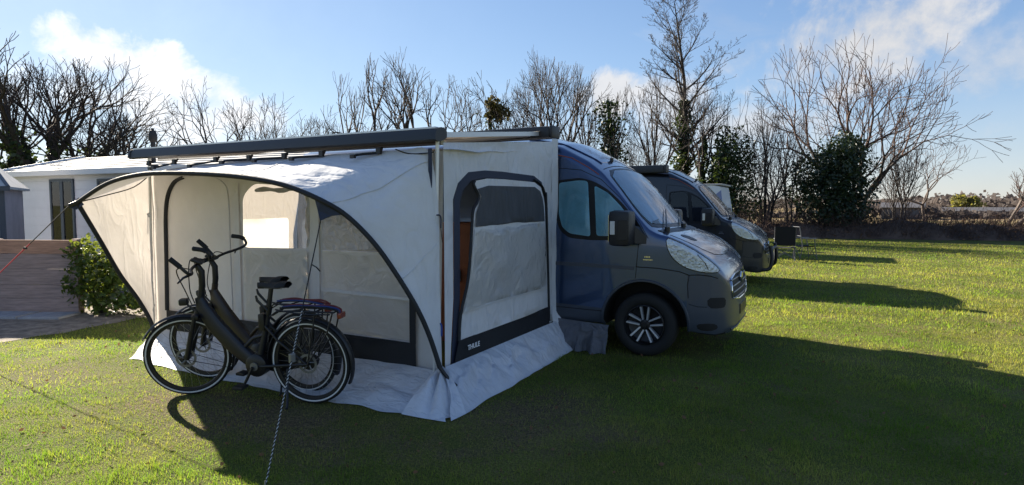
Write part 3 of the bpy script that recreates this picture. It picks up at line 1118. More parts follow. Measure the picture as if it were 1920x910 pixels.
def bare_tree(name, label, x, y, H, r0, cfg, seed, stems=1, spread=0.0, ivy=None, group='trees behind the campsite',
              crown=None, trunk=0.25, twig='twig', bark='bark', tilt=(0, 0), clump=None, twig_r=0.008, cat='tree', ivy_limbs=False, ivy_col=None):
    """H: height; crown: full width of the crown in metres"""
    root = thing(name, label, cat, (x, y, 0), 0, group)
    T = Tree(seed, twig_r)
    bnd = []
    for k in range(stems):
        an = 2 * math.pi * k / max(1, stems) + seed
        d = Vector((tilt[0] + spread * math.cos(an), tilt[1] + spread * math.sin(an), 1)).normalized()
        p = Vector((0.18 * (stems > 1) * math.cos(an), 0.18 * (stems > 1) * math.sin(an), -0.05))
        bnd.append(len(T.limbs))
        L0 = H * trunk * (1 if k == 0 else T.r.uniform(0.75, 1.05))
        if cfg.get('kind') == 'leader':
            T.grow(p, d, L0, r0, 0, cfg)
        else:
            fork(T, p, d, L0, r0 * (1 if k == 0 else 0.8), 0, cfg)
    al = np.array(T.limbs + T.twigs)
    kz = H / np.percentile(al[:, 5], 99.6)
    base_w = np.percentile(al[:, 3], 97.5) - np.percentile(al[:, 3], 2.5)
    kx = kz if crown is None else crown / max(base_w, 0.1)
    ctw = al[al[:, 5] > 0.5 * al[:, 5].max()]
    mx_, my_, mz_ = ctw[:, 3].mean() - tilt[0] * ctw[:, 5].mean() * 0.7, ctw[:, 4].mean() - tilt[1] * ctw[:, 5].mean() * 0.7, ctw[:, 5].mean()
    for arr in (T.limbs, T.twigs, T.trunk, T.low):
        a = np.array(arr)
        for (ix, iz) in ((0, 2), (3, 5)):
            a[:, ix] -= mx_ / mz_ * np.maximum(a[:, iz], 0)
            a[:, ix + 1] -= my_ / mz_ * np.maximum(a[:, iz], 0)
        a[:, [2, 5]] *= kz
        a[:, [0, 1, 3, 4]] *= kx
        arr[:] = a.tolist()
    if ivy_col:
        # a straight main stem smothered in ivy
        zc = 0.0
        P0 = Vector((0, 0, -0.05))
        col_segs = []
        for k in range(10):
            P1 = Vector((0.12 * nz(seed, k, 0, 0.7) * k * 0.4, 0.12 * nz(k, seed, 0, 0.7) * k * 0.4, ivy_col * (k + 1) / 10))
            col_segs.append((*P0, *P1, r0 * (1 - 0.075 * k), r0 * (1 - 0.075 * (k + 1))))
            P0 = P1
        seg_mesh('trunk', col_segs, 7, MAT[bark], root)
        T.low = col_segs + T.low
    # each stem that leaves the ground is its own part; limbs above join the crown
    per = max(1, len(T.trunk) // stems)
    for k in range(stems):
        seg_mesh('trunk', T.trunk[k * per:(k + 1) * per], 7, MAT[bark], root)
    tr_set = set(tuple(round(v, 6) for v in q) for q in T.trunk)
    bnd.append(len(T.limbs))
    tw = np.array(T.twigs)
    for k in range(stems):
        lim = [q for q in T.limbs[bnd[k]:bnd[k + 1]] if tuple(round(v, 6) for v in q) not in tr_set]
        if lim:
            seg_mesh('limbs', np.array(lim), 5, MAT[bark], root)
    cr = seg_mesh('crown', tw, 3, MAT[twig], root)
    nrng = np.random.default_rng(seed)
    if ivy:
        zmax, thick, n, size = ivy
        c = ivy_on(T.low + (T.limbs if ivy_limbs else []), nrng, zmax, thick, n, 0.2, seed * 3.7)
        if len(c):
            leaf_quads('ivy', c, size, nrng, MAT['ivy_leaf'], root)
    if clump:
        (cx, cy, cz, cr_, n, m_) = clump
        q = nrng.normal(size=(n, 3)); q /= np.linalg.norm(q, axis=1, keepdims=True)
        lump = np.array([0.75 + 1.3 * nz(v[0], v[1], v[2] + 3, 1.5) for v in q])[:, None]
        c = np.array([[cx, cy, cz]]) + q * cr_ * np.cbrt(nrng.random((n, 1))) * lump
        leaf_quads('mistletoe_clump', c, 0.22, nrng, MAT[m_], root)
    return root


tv = bare_tree
BG = 'bare undergrowth'
# left, behind the mobile home
tv('ash_tree', 'dark tree cut by the left frame edge beside the shed', -25.9, 6.6, 6.6, 0.24, dict(FAN, side=0.07, tri=0.15), 11, stems=2, spread=0.2, ivy=(4.2, 0.6, 3200, 0.2), crown=3.6, trunk=0.22, ivy_limbs=True)
tv('ash_tree', 'big bare tree with thick ivied trunk behind the shed', -25.0, 8.7, 7.9, 0.36, dict(FAN, side=0.07, tri=0.15), 12, stems=3, spread=0.22, ivy=(4.6, 0.50, 5200, 0.2), crown=5.2, trunk=0.34, ivy_limbs=True)
tv('ash_tree', 'ivied tree leaning right above the white mobile home', -23.6, 9.7, 6.1, 0.28, ROUND, 13, stems=2, spread=0.2, tilt=(0.25, 0.12), ivy=(3.7, 0.42, 3400, 0.2), crown=5.2, trunk=0.33, ivy_limbs=False)
tv('thorn_tree', 'small round bare tree right of the black flue', -22.4, 14.7, 7.3, 0.20, ROUND, 14, trunk=0.36, crown=4.0)
tv('thorn_tree', 'thin straggly bare tree above the left half of the awning rail', -20.9, 16.5, 7.0, 0.09, STEM, 15, stems=3, spread=0.25, trunk=0.3, crown=4.2)
tv('oak_tree', 'crooked bare tree above the middle of the awning rail', -17.5, 19.6, 8.8, 0.30, ROUND, 26, tilt=(-0.15, -0.1), trunk=0.33, crown=4.4)
tv('ash_tree', 'evenly rounded bare tree with upswept twigs above the awning rail', -15.5, 20.8, 8.9, 0.30, FAN, 17, trunk=0.30, crown=4.6)
tv('thorn_tree', 'low bare tree between the straggly tree and the crooked one', -19.3, 18.1, 6.0, 0.12, ROUND, 37, trunk=0.25, crown=4.2)
tv('hawthorn_tree', 'bushy bare tree holding a brown green mistletoe ball', -12.6, 23.2, 8.2, 0.26, dict(ROUND, side=0.3, first=1.0), 41, trunk=0.26, crown=4.6, clump=(0.2, 0, 6.5, 0.66, 1100, 'moss_leaf'), ivy=(7.3, 0.85, 3000, 0.15), ivy_col=6.5, ivy_limbs=True, twig_r=0.012)
tv('ash_tree', 'tall bare tree above the tent door', -10.6, 25.5, 9.6, 0.26, FAN, 19, stems=2, spread=0.14, trunk=0.28, crown=4.6)
tv('ash_tree', 'slim bare tree just left of the blue van roof', -9.0, 27.2, 9.0, 0.13, STEM, 20, stems=2, spread=0.1, ivy=(4.6, 0.22, 600, 0.2), trunk=0.38, crown=3.0)
tv('ivied_tree', 'column of ivy on a tree above the blue van windscreen', -7.2, 26.2, 7.5, 0.20, BUSHY, 21, trunk=0.50, crown=3.2, ivy=(7.0, 1.05, 8500, 0.19), ivy_col=6.9)
tv('alder_tree', 'slim curved bare tree left of the tallest tree', -5.7, 29.1, 8.9, 0.13, STEM, 22, tilt=(0.06, 0), trunk=0.36, crown=2.8)
tv('poplar_tree', 'tallest bare tree with ivy on its lower trunk', -4.8, 31.1, 14.0, 0.24, LEADER, 23, trunk=0.98, crown=4.4, ivy=(7.6, 0.85, 6000, 0.2), twig_r=0.007)
tv('ivied_tree', 'ivy covered tree forking right behind the dark van', -3.3, 30.4, 8.3, 0.22, SPREAD, 24, tilt=(0.10, 0.05), trunk=0.40, crown=4.8, ivy=(5.4, 0.60, 4200, 0.19), ivy_col=5.6)
tv('alder_tree', 'clump of thin bare stems between caravan and evergreen', 0.0, 31.0, 7.3, 0.085, STEM, 27, stems=4, spread=0.10, trunk=0.36, crown=2.8)
tv('alder_tree', 'slender bare sapling close left of the evergreen', 1.2, 31.8, 6.4, 0.07, STEM, 28, stems=3, spread=0.14, trunk=0.34, crown=2.4)
tv('spreading_tree', 'wide spreading bare tree rising behind the dark evergreen', 4.2, 34.4, 10.4, 0.26, dict(SPREAD, lean=(0.010, 0.003, 0)), 29, stems=3, spread=0.22, trunk=0.22, crown=9.0, twig='twig_red', twig_r=0.011)
tv('alder_tree', 'bare stems just right of the dark evergreen', 6.4, 35.2, 5.2, 0.06, STEM, 30, stems=5, spread=0.12, trunk=0.36, crown=2.6)
tv('thorn_tree', 'small pale trunked bare tree on the bank at right', 7.9, 37.2, 5.2, 0.10, dict(ROUND, levels=6), 31, trunk=0.26, crown=4.2, bark='bark_pale', twig='twig_red')
tv('willow_tree', 'pale bare tree leaning in at the right frame edge', 12.6, 42.0, 4.5, 0.13, dict(STEM, up=0.1), 32, tilt=(0.55, 0.2), stems=2, spread=0.3, trunk=0.36, bark='bark_pale', twig='twig_red', crown=3.6)
# undergrowth thicket behind the vans
tv('hazel_bush', 'tangle of bare undergrowth behind the awning centre', -14.0, 23.0, 5.4, 0.06, dict(BUSHY, levels=5), 33, stems=5, spread=0.5, trunk=0.26, crown=5.0, group=BG, cat='bush')
tv('hazel_bush', 'tangle of bare undergrowth left of the rounded tree', -17.0, 18.6, 5.2, 0.06, dict(BUSHY, levels=5), 34, stems=5, spread=0.5, trunk=0.26, crown=5.0, group=BG, cat='bush')
tv('hazel_bush', 'tangle of bare undergrowth above the blue van bonnet', -6.2, 28.0, 6.0, 0.06, dict(BUSHY, levels=5), 35, stems=6, spread=0.4, trunk=0.26, crown=4.6, group=BG, cat='bush')
tv('hazel_bush', 'tangle of bare undergrowth behind the caravan', -1.0, 33.0, 4.6, 0.05, dict(BUSHY, levels=5), 36, stems=6, spread=0.45, trunk=0.26, crown=5.0, group=BG, cat='bush')
tv('hazel_bush', 'tangle of bare undergrowth right of the mistletoe tree', -8.4, 26.0, 5.6, 0.06, dict(BUSHY, levels=5), 38, stems=5, spread=0.45, trunk=0.26, crown=4.4, group=BG, cat='bush')


def leafy_bush(name, label, x, y, H, rx, n, size, material, seed, shape=1.0, group=None, lobes=7, stem_mat='bark'):
    root = thing(name, label, 'bush', (x, y, 0), 0, group)
    r = random.Random(seed)
    nrng = np.random.default_rng(seed)
    st = MB()
    cs = []
    for k in range(lobes):
        an = r.uniform(0, 6.28)
        h = H * (0.16 + 0.74 * (k + 0.5) / lobes)
        w = rx * (1 - 0.75 * max(0, h / H - 0.45)) * shape
        cx, cy = w * 0.55 * math.cos(an), w * 0.55 * math.sin(an)
        cs.append((cx, cy, h, w * r.uniform(0.45, 0.75), H * r.uniform(0.13, 0.2)))
        st.tube([(0.05 * math.cos(an), 0.05 * math.sin(an), -0.02), (cx * 0.4, cy * 0.4, h * 0.55), (cx, cy, h)], [0.02 * H / 1.5 + .004, 0.014 * H / 1.5 + .003, 0.004], 5)
    st.build('stem', MAT[stem_mat], root, 60)
    pts = []
    for (cx, cy, cz, rr, rh) in cs:
        m = n // lobes
        q = nrng.normal(size=(m, 3)); q /= np.linalg.norm(q, axis=1, keepdims=True)
        rad = 0.35 + 0.65 * np.cbrt(nrng.random((m, 1)))
        lump = np.array([1 + 0.7 * nz(v[0] + cx, v[1] + cy, v[2] + cz, 2.4) for v in q])[:, None]
        c = np.array([[cx, cy, cz]]) + q * rad * lump * np.array([[rr, rr, rh * 1.35]])
        pts.append(c)
    c = np.concatenate(pts)
    c = c[c[:, 2] > 0.02]
    leaf_quads('foliage', c, size, nrng, MAT[material], root, droop=0.3)
    return root


leafy_bush('ivied_thicket', 'low dense ivy mass right of the forked tree', -1.9, 30.8, 5.5, 1.5, 6500, 0.19, 'ivy_leaf', 55, lobes=13)
leafy_bush('holly_tree', 'dense dark evergreen on the bank below the spreading tree', 3.1, 31.2, 5.0, 1.95, 14000, 0.17, 'holly_leaf', 51, lobes=15, group=None)
leafy_bush('laurel_shrub', 'sunlit green shrub at the end of the plank fence', -6.70, 0.84, 1.06, 0.46, 2700, 0.075, 'laurel_leaf', 52, lobes=10)
leafy_bush('laurel_shrub', 'low dark leafy shrub beside the tent porch edge', -6.0, 1.35, 0.72, 0.50, 1700, 0.075, 'laurel_leaf', 53, lobes=8)
leafy_bush('willow_bush', 'round yellow green willow far out on the field', 21.2, 107, 3.0, 1.9, 1500, 0.55, 'willow_leaf', 54, lobes=9)

# hedge bank of dead bramble along the edge of the lawn
HB0, HB1 = Vector((-26, 22.8, 0)), Vector((26, 34.2, 0))
HD = (HB1 - HB0).normalized()
HNORM = Vector((-HD.y, HD.x, 0))
HL = (HB1 - HB0).length


def bank_h(s):
    return 0.72 + 0.28 * nz(s, 0, 0, 0.35) + 0.18 * nz(s, 5, 0, 1.1)


hb = MB()
hb.grid(220, 8, lambda u, v: (lambda s, w: tuple(HB0 + HD * s + HNORM * ((w - 0.15) * 2.6 + 0.3 * nz(s, w, 3, .8)) + Vector((0, 0, -0.03 + bank_h(s) * math.sin(math.pi * w) ** 0.8 + 0.12 * nz(s * 2, w * 4, 0, 1.5)))))(u * HL, v))
tag(hb.build('bramble_bank', MAT['bramble'], None, 70), 'low dark bank along the far edge of the lawn', 'bank', kind='structure')
nr = np.random.default_rng(77)
nb = 26000
s_ = nr.random(nb) * HL
w_ = nr.random(nb)
z_ = np.array([bank_h(a) for a in s_]) * np.sin(np.pi * w_) ** 0.8
base = np.array(HB0)[None] + np.outer(s_, np.array(HD)) + np.outer((w_ - 0.15) * 2.6, np.array(HNORM))
base[:, 2] = z_ * 0.8
dr = nr.normal(size=(nb, 3)) * 0.5 + np.array([[0.1, 0, 0.75]])
ln = nr.uniform(0.15, 0.95, (nb, 1)) ** 1.3
tipz = base + dr * ln
tipz[:, 2] = np.maximum(tipz[:, 2], 0.03)
rr_ = nr.uniform(0.004, 0.011, (nb, 1))
tag(seg_mesh('bramble_stems', np.concatenate([base, tipz, rr_, rr_ * 0.5], 1), 3, MAT['twig_red'], None), 'tangled dead bramble stems on the bank', 'brambles', kind='stuff')
nb = 7000
s_ = nr.random(nb) * HL
w_ = nr.random(nb)
c = np.array(HB0)[None] + np.outer(s_, np.array(HD)) + np.outer((w_ - 0.15) * 2.6, np.array(HNORM))
c[:, 2] = np.array([bank_h(a) for a in s_]) * np.sin(np.pi * w_) ** 0.8 * nr.uniform(0.5, 1.15, nb) + 0.03
tag(leaf_quads('dead_leaves', c, 0.13, nr, MAT['dead_leaf'], None), 'brown dead leaves caught in the brambles', 'leaves', kind='stuff')

# far woods on the skyline
fw_ = []
n_f = 30000
ang = nr.uniform(R(20), R(165), n_f)
dist = nr.uniform(190, 330, n_f)
hh = 2.4 + 2.4 * np.array([nz(a * 9, d * 0.01, 0, 1.0) for a, d in zip(ang, dist)]) + 0.8 * nr.normal(size=n_f)
fx, fy = dist * np.cos(ang), dist * np.sin(ang)
fz = np.clip(hh, 1.0, 9) * nr.random(n_f) ** 0.7 + 0.6
tag(leaf_quads('far_woods', np.stack([fx, fy, fz], 1), 1.5, nr, MAT['far_wood'], None, aspect=0.9), 'line of bare woods on the horizon', 'woods', kind='stuff')
# field hedges between
n_f = 2600
t_ = nr.random(n_f)
hx, hy = -40 + t_ * 140, 74 + t_ * 26 + nr.normal(size=n_f) * 0.8
tag(leaf_quads('field_hedge', np.stack([hx, hy, nr.random(n_f) * (1.2 + 0.5 * np.sin(t_ * 40))], 1), 0.9, nr, MAT['far_wood'], None, aspect=0.8), 'thin brown hedge crossing the far field', 'hedge', kind='stuff')

# ------------------------------------------------------------------ panel vans (local frame: x forward from the front axle, y to the left, z up)
def pchip(xs, ys, x):
    return float(np.interp(x, xs, ys))


def nose(x):
    return x if x < 0.2 else 0.2 + (x - 0.2) * 0.885


V_X = [-5.12, -1.62, -1.44, -1.04, -0.68, -0.50, -0.32, -0.14, 0.04, 0.14] + [nose(q) for q in (0.24, 0.40, 0.56, 0.70, 0.80, 0.87, 0.915, 0.945, 0.96)]
V_ZT = [2.50, 2.50, 2.485, 2.385, 2.185, 2.055, 1.865, 1.655, 1.44, 1.365, 1.33, 1.265, 1.185, 1.095, 1.005, 0.91, 0.79, 0.63, 0.52]
V_ZS = [2.36, 2.36, 2.35, 2.28, 2.10, 1.965, 1.765, 1.545, 1.345, 1.305, 1.29, 1.235, 1.155, 1.06, 0.965, 0.86, 0.73, 0.58, 0.47]
W_X = [-5.12, -5.0, 0.0, 0.2] + [nose(q) for q in (0.35, 0.5, 0.62, 0.72, 0.80, 0.86, 0.905, 0.935, 0.955, 0.96)]
W_Y = [0.98, 1.02, 1.02, 1.015, 1.0, 0.975, 0.935, 0.88, 0.81, 0.73, 0.62, 0.48, 0.30, 0.2]


def smooth_table(xs, ys, k=4):
    """resample finely and blur so that the loft has no hard kinks"""
    X = np.linspace(xs[0], xs[-1], 1200)
    Y = np.interp(X, xs, ys)
    ker = np.hanning(2 * k + 3)[1:-1]; ker /= ker.sum()
    P = np.pad(Y, len(ker) // 2, mode='edge')
    return X, np.convolve(P, ker, 'valid')


TZT, TZS, TW = smooth_table(V_X, V_ZT, 9), smooth_table(V_X, V_ZS, 9), smooth_table(W_X, W_Y, 6)


def tumble(z):
    return float(np.interp(z, [0.2, 0.5, 1.15, 1.35, 1.9, 2.2, 2.45], [0.97, 1.0, 1.0, 0.992, 0.945, 0.915, 0.89]))


def van_shell():
    xs = list(np.linspace(-5.12, -1.7, 14)) + list(np.linspace(-1.6, 0.6, 56)) + [nose(q) for q in list(np.linspace(0.7, 0.90, 15)) + [0.915, 0.928, 0.938, 0.946, 0.952, 0.957, 0.96]]
    NS, NR, NT = 14, 4, 8
    rows = []
    for x in xs:
        zt = np.interp(x, *TZT); zs = np.interp(x, *TZS); w = np.interp(x, *TW)
        zb = float(np.interp(x, [-5.12, 0.4, 0.7, 0.83, 0.87], [0.30, 0.30, 0.25, 0.27, 0.34]))
        half = [(0.0, zb), (w * 0.5, zb), (w * 0.88, zb), (w * 0.965, zb + 0.025)]
        r = float(np.interp(x, [-1.6, -0.7, -0.5, 0.1, 0.3, 0.96], [0.16, 0.08, 0.045, 0.045, 0.05, 0.06]))
        z0, z1 = zb + 0.075, max(zs - r, zb + 0.10)
        for i in range(NS):
            z = z0 + (z1 - z0) * i / (NS - 1)
            half.append((w * tumble(z), z))
        yt, zt1 = w * tumble(z1), z1
        ye, ze = w * tumble(zs) - r * 0.9, zs + (zt - zs) * 0.18
        for i in range(1, NR + 1):
            t = i / (NR + 1) * math.pi / 2
            half.append((ye + (yt - ye) * math.cos(t), zt1 + (ze - zt1) * math.sin(t)))
        for i in range(NT + 1):
            t = i / NT
            half.append((ye * (1 - t), ze + (zt - ze) * (1 - (1 - t) ** 2.2)))
        row = [(x, -y, z) for (y, z) in half] + [(x, y, z) for (y, z) in reversed(half[1:-1])]
        rows.append(row)
    m = len(rows[0])
    v = [p for r_ in rows for p in r_]
    f = []
    for i in range(len(rows) - 1):
        for k in range(m):
            k2 = (k + 1) % m
            f.append((i * m + k, i * m + k2, (i + 1) * m + k2, (i + 1) * m + k))
    f.append(tuple(range(m - 1, -1, -1)))
    f.append(tuple((len(rows) - 1) * m + k for k in range(m)))
    return v, f


def boolean(o, cutters):
    for c in cutters:
        md = o.modifiers.new('b', 'BOOLEAN')
        md.operation = 'DIFFERENCE'
        md.solver = 'EXACT'
        md.object = c
    dg = bpy.context.evaluated_depsgraph_get()
    me = bpy.data.meshes.new_from_object(o.evaluated_get(dg))
    o.modifiers.clear()
    o.data = me
    for c in cutters:
        bpy.data.objects.remove(c)
    return me


class Skin:
    """drops flat outlines onto the van shell"""

    def __init__(s, v, f):
        s.t = BVHTree.FromPolygons([Vector(p) for p in v], f)

    def side(s, x, z, off, sg=-1):
        h = s.t.ray_cast(Vector((x, sg * 3, z)), Vector((0, -sg, 0)))
        if h[0] is None:
            h = s.t.find_nearest(Vector((x, sg * 1.0, z)))
        return h[0] + h[1] * (off if h[1].y * sg > 0 else -off)

    def front(s, y, z, off):
        h = s.t.ray_cast(Vector((3, y, z)), Vector((-1, 0, 0)))
        if h[0] is None:
            h = s.t.find_nearest(Vector((1, y, z)))
        return h[0] + h[1] * (off if h[1].x > 0 else -off)

    def top(s, x, y, off):
        h = s.t.ray_cast(Vector((x, y, 4)), Vector((0, 0, -1)))
        if h[0] is None:
            h = s.t.find_nearest(Vector((x, y, 2)))
        return h[0] + h[1] * (off if h[1].z > 0 else -off)

    def patch(s, outline, how, off, step=0.06, holes=(), sg=-1, depth=0.012):
        v2, f2 = fill2d(outline, step, holes)
        fn = {'side': lambda a, b, o: s.side(a, b, o, sg), 'front': s.front, 'top': s.top}[how]
        v = [fn(p[0], p[1], off) for p in v2]
        lo = [fn(p[0], p[1], off - depth) for p in v2]
        mb = MB()
        n = len(v)
        cnt = {}
        for q in f2:
            for a, b in zip(q, list(q[1:]) + [q[0]]):
                cnt[(a, b)] = cnt.get((a, b), 0) + 1
        rim = [(a, b) for (a, b) in cnt if (b, a) not in cnt]
        mb.add(v + lo, [tuple(q) for q in f2] + [(b, a, a + n, b + n) for (a, b) in rim])
        return mb

    def line(s, pts, how, r=0.004, off=0.0, sg=-1, n=6):
        fn = {'side': lambda a, b, o: s.side(a, b, o, sg), 'front': s.front, 'top': s.top}[how]
        P = []
        for i in range(len(pts) - 1):
            for k in range(6):
                t = k / 6
                P.append((pts[i][0] * (1 - t) + pts[i + 1][0] * t, pts[i][1] * (1 - t) + pts[i + 1][1] * t))
        P.append(pts[-1])
        return MB().tube([fn(a, b, off) for a, b in P], r, n)


def make_wheel(parent, x, y, sg, spokes=True):
    """sg: -1 outer face towards -y"""
    w = MB()
    mt = Matrix.Translation((x, y, 0.34)) @ Matrix.Diagonal((1, -sg, 1, 1)).to_4x4()
    # local: +h = outward (towards sg side after mirror)
    tyre = [(0.215, -0.13), (0.30, -0.145), (0.33, -0.125), (0.34, -0.08), (0.34, 0.05), (0.335, 0.085), (0.315, 0.105), (0.27, 0.115), (0.225, 0.10), (0.205, 0.06)]
    mo = Matrix.Translation((x, y, 0.34)) @ Matrix(((1, 0, 0, 0), (0, sg, 0, 0), (0, 0, 1, 0), (0, 0, 0, 1)))
    w.lathe(tyre, 48, mo)
    wheel = w.build('wheel', MAT['rubber'], parent, 50)
    rm = MB()
    rm.lathe([(0.215, 0.10), (0.206, 0.104), (0.20, 0.085), (0.195, 0.02), (0.16, 0.0), (0.0, 0.0)], 40, mo)
    rim = rm.build('rim', MAT['rim_dark'], wheel, 40)
    if spokes:
        sp = MB()
        for k in range(5):
            for s2 in (-1, 1):
                a0 = R(90 + k * 72 + s2 * 5)
                a1 = R(90 + k * 72 + s2 * 13)
                i_ = (0.052 * math.cos(a0 + s2 * 0.35), 0.052 * math.sin(a0 + s2 * 0.35))
                o_ = (0.198 * math.cos(a1), 0.198 * math.sin(a1))
                dx, dz = o_[0] - i_[0], o_[1] - i_[1]
                L_ = math.hypot(dx, dz)
                nx, nz_ = -dz / L_, dx / L_
                pl = [(i_[0] + nx * 0.008, i_[1] + nz_ * 0.008), (i_[0] - nx * 0.008, i_[1] - nz_ * 0.008), (o_[0] - nx * 0.0095, o_[1] - nz_ * 0.0095), (o_[0] + nx * 0.0095, o_[1] + nz_ * 0.0095)]
                v = [Vector((p[0], 0.068, p[1])) for p in pl] + [Vector((p[0], 0.03, p[1])) for p in pl]
                v[2].y = v[3].y = 0.092
                sp.add([mo @ p for p in v], [(0, 1, 2, 3), (0, 4, 5, 1), (1, 5, 6, 2), (2, 6, 7, 3), (3, 7, 4, 0)])
        sp.build('spokes', MAT['silver_rim'], wheel)
        hb_ = MB()
        hb_.lathe([(0.062, 0.05), (0.055, 0.072), (0.03, 0.078), (0.028, 0.086), (0.0, 0.086)], 20, mo)
        for k in range(5):
            a = R(54 + k * 72)
            hb_.lathe([(0.011, 0.06), (0.011, 0.085), (0.0, 0.085)], 8, mo @ Matrix.Translation((0.047 * math.cos(a), 0, 0.047 * math.sin(a))))
        hb_.build('hub_cap', MAT['rim_dark'], wheel, 40)
    return wheel


VV, VF = van_shell()
SK = Skin(VV, VF)
AX2 = -4.03        # rear axle


def make_van(name, label, loc, group, paint, bumper, blinds, detail=True):
    root = thing(name, label, 'van', loc, 0, group)
    body = mesh('body', VV, VF, MAT[paint], root, True)
    bm = bmesh.new(); bm.from_mesh(body.data)
    bmesh.ops.recalc_face_normals(bm, faces=bm.faces[:]); bm.to_mesh(body.data); bm.free()
    cut = []
    for (ax, sg) in ((0, -1), (0, 1), (AX2, -1), (AX2, 1)):
        c = MB(); c.lathe([(0.0, -0.36), (0.455, -0.36), (0.455, 0.5), (0.0, 0.5)], 40, Matrix(((1, 0, 0, ax), (0, sg, 0, sg * 1.0), (0, 0, 1, 0.36), (0, 0, 0, 1))))
        cut.append(c.build('cutter', MAT['seam']))
    bpy.context.view_layer.update()
    body.parent = None
    bpy.context.view_layer.update()
    me = boolean(body, cut)
    body.parent = root
    # bumper skin and dark wheel wells as material regions of the shell
    me.materials.clear()
    for q in (paint, bumper, 'rubber'):
        me.materials.append(MAT[q])
    for p in me.polygons:
        c = p.center
        r1 = min(math.hypot(c.x, c.z - 0.36), math.hypot(c.x - AX2, c.z - 0.36))
        p.use_smooth = True
        if r1 < 0.4555 and abs(c.y) < 1.0 and p.area > 0 and (abs(p.normal.y) > 0.98 and abs(c.y) < 0.7 or abs(r1 - 0.455) < 0.012 and abs(p.normal.y) < 0.5):
            p.material_index = 2
        elif c.z < 0.33 and p.normal.z < -0.7:
            p.material_index = 2
        elif c.x > 0.42 and c.z < float(np.interp(c.x, [0.42, 0.55, 0.68, 0.73, 0.80], [0.86, 0.90, 0.885, 0.855, 0.78])):
            p.material_index = 1
        elif c.z < 0.50 and abs(c.y) > 0.9:
            p.material_index = 1
    sh_smooth(me, 38)
    for sg in (-1, 1):
        # wheel arch lip
        a = MB()
        P = []
        for k in range(25):
            t = R(-8 + 196 * k / 24)
            xx, zz = 0.462 * math.cos(t), 0.36 + 0.462 * math.sin(t)
            P.append(SK.side(xx, max(zz, 0.31), 0.002, sg))
        a.tube(P, 0.016, 6)
        a.build('wheel_arch', MAT[bumper], root, 50)
        # door glass: dark surround, blind or dark cab, glass
        big = [(-1.035, 1.90), (-1.035, 1.52), (-0.975, 1.34), (-0.86, 1.255), (-0.60, 1.235), (-0.14, 1.245), (0.02, 1.26), (-0.06, 1.42), (-0.25, 1.64), (-0.42, 1.79), (-0.58, 1.88), (-0.74, 1.925)]
        w_ = SK.patch(fillet(big, 0.06), 'side', 0.004, 0.07, sg=sg).build('door_window', MAT['cab_dark'], root, 40)
        rear = [(-1.0, 1.87), (-0.985, 1.52), (-0.94, 1.375), (-0.85, 1.305), (-0.60, 1.275), (-0.655, 1.885), (-0.76, 1.895)]
        frt = [(-0.575, 1.835), (-0.53, 1.285), (-0.04, 1.285), (-0.09, 1.39), (-0.27, 1.61), (-0.42, 1.755)]
        for pl in (rear, frt):
            pl = fillet(pl, 0.035)
            if blinds:
                SK.patch(pl, 'side', 0.007, 0.07, sg=sg).build('thermal_blind', MAT['blind_sky_tint'], w_, 40)
            SK.patch(pl, 'side', 0.011, 0.07, sg=sg, depth=0.001).build('pane', MAT['glass'] if blinds else MAT['glass_dark'], w_, 40)
        # door edges and swage lines
        SK.line([(-1.09, 2.05), (-1.10, 1.2), (-1.10, 0.40)], 'side', 0.005, -0.002, sg).build('door_seam', MAT['seam'], root)
        SK.line([(-0.06, 1.24), (-0.075, 1.05), (-0.09, 0.86), (-0.095, 0.84)], 'side', 0.005, -0.002, sg).build('door_seam', MAT['seam'], root)
        SK.line([(-1.09, 2.05), (-0.74, 2.01), (-0.5, 1.90), (-0.28, 1.70), (-0.06, 1.44), (0.04, 1.27)], 'side', 0.004, -0.001, sg).build('door_seam', MAT['seam'], root)
        SK.patch([(-1.08, 0.985), (-1.08, 0.945), (-0.60, 0.94), (-0.11, 0.93), (-0.11, 0.965), (-0.60, 0.98)], 'side', 0.006, 0.08, sg=sg).build('side_moulding', MAT[bumper], root, 40)
        SK.line([(-1.10, 0.47), (-0.8, 0.465), (-0.47, 0.46)], 'side', 0.005, -0.002, sg).build('door_seam', MAT['seam'], root)
        SK.line([(-0.09, 0.965), (0.15, 0.96), (0.36, 0.935), (0.46, 0.90)], 'side', 0.006, -0.002, sg).build('wing_seam', MAT['seam'], root)
        SK.line([(0.46, 0.90), (0.56, 0.905), (0.66, 0.89), (0.72, 0.865)], 'side', 0.006, -0.002, sg).build('bumper_seam', MAT['seam'], root)
        SK.line([(0.46, 0.90), (0.445, 0.80), (0.455, 0.66)], 'side', 0.005, -0.002, sg).build('bumper_seam', MAT['seam'], root)
        SK.line([(-1.04, 2.19), (-0.86, 2.15), (-0.66, 2.04), (-0.53, 1.955)], 'side', 0.006, 0.001, sg).build('stripe', MAT['red_line'], root)
        SK.patch(chaikin([(-1.06, 1.22), (-1.06, 1.03), (-1.02, 1.03), (-1.015, 1.12), (-1.02, 1.22)], 1), 'side', 0.018, 0.06, sg=sg, depth=0.02).build('door_handle', MAT['black_plastic'], root, 40)
        # headlamp: dark rim, reflector bowl pieces, lens
        hl = [(0.225, 1.278), (0.235, 1.18), (0.29, 1.075), (0.38, 1.0), (0.48, 0.955), (0.59, 0.93), (0.68, 0.925), (0.725, 0.935), (0.715, 0.975), (0.635, 1.06), (0.53, 1.14), (0.41, 1.215), (0.30, 1.268)]
        hl = [(a, min(b, float(np.interp(a, *TZS)) - 0.012)) for a, b in hl]
        L1 = SK.patch(chaikin(hl, 2), 'side', 0.012, 0.025, sg=sg, depth=0.03).build('headlamp', MAT['lamp_reflector'], root, 40)
        SK.line(chaikin(hl, 1) + chaikin(hl, 1)[:1], 'side', 0.005, 0.010, sg).build('lamp_rim', MAT['seam'], L1)
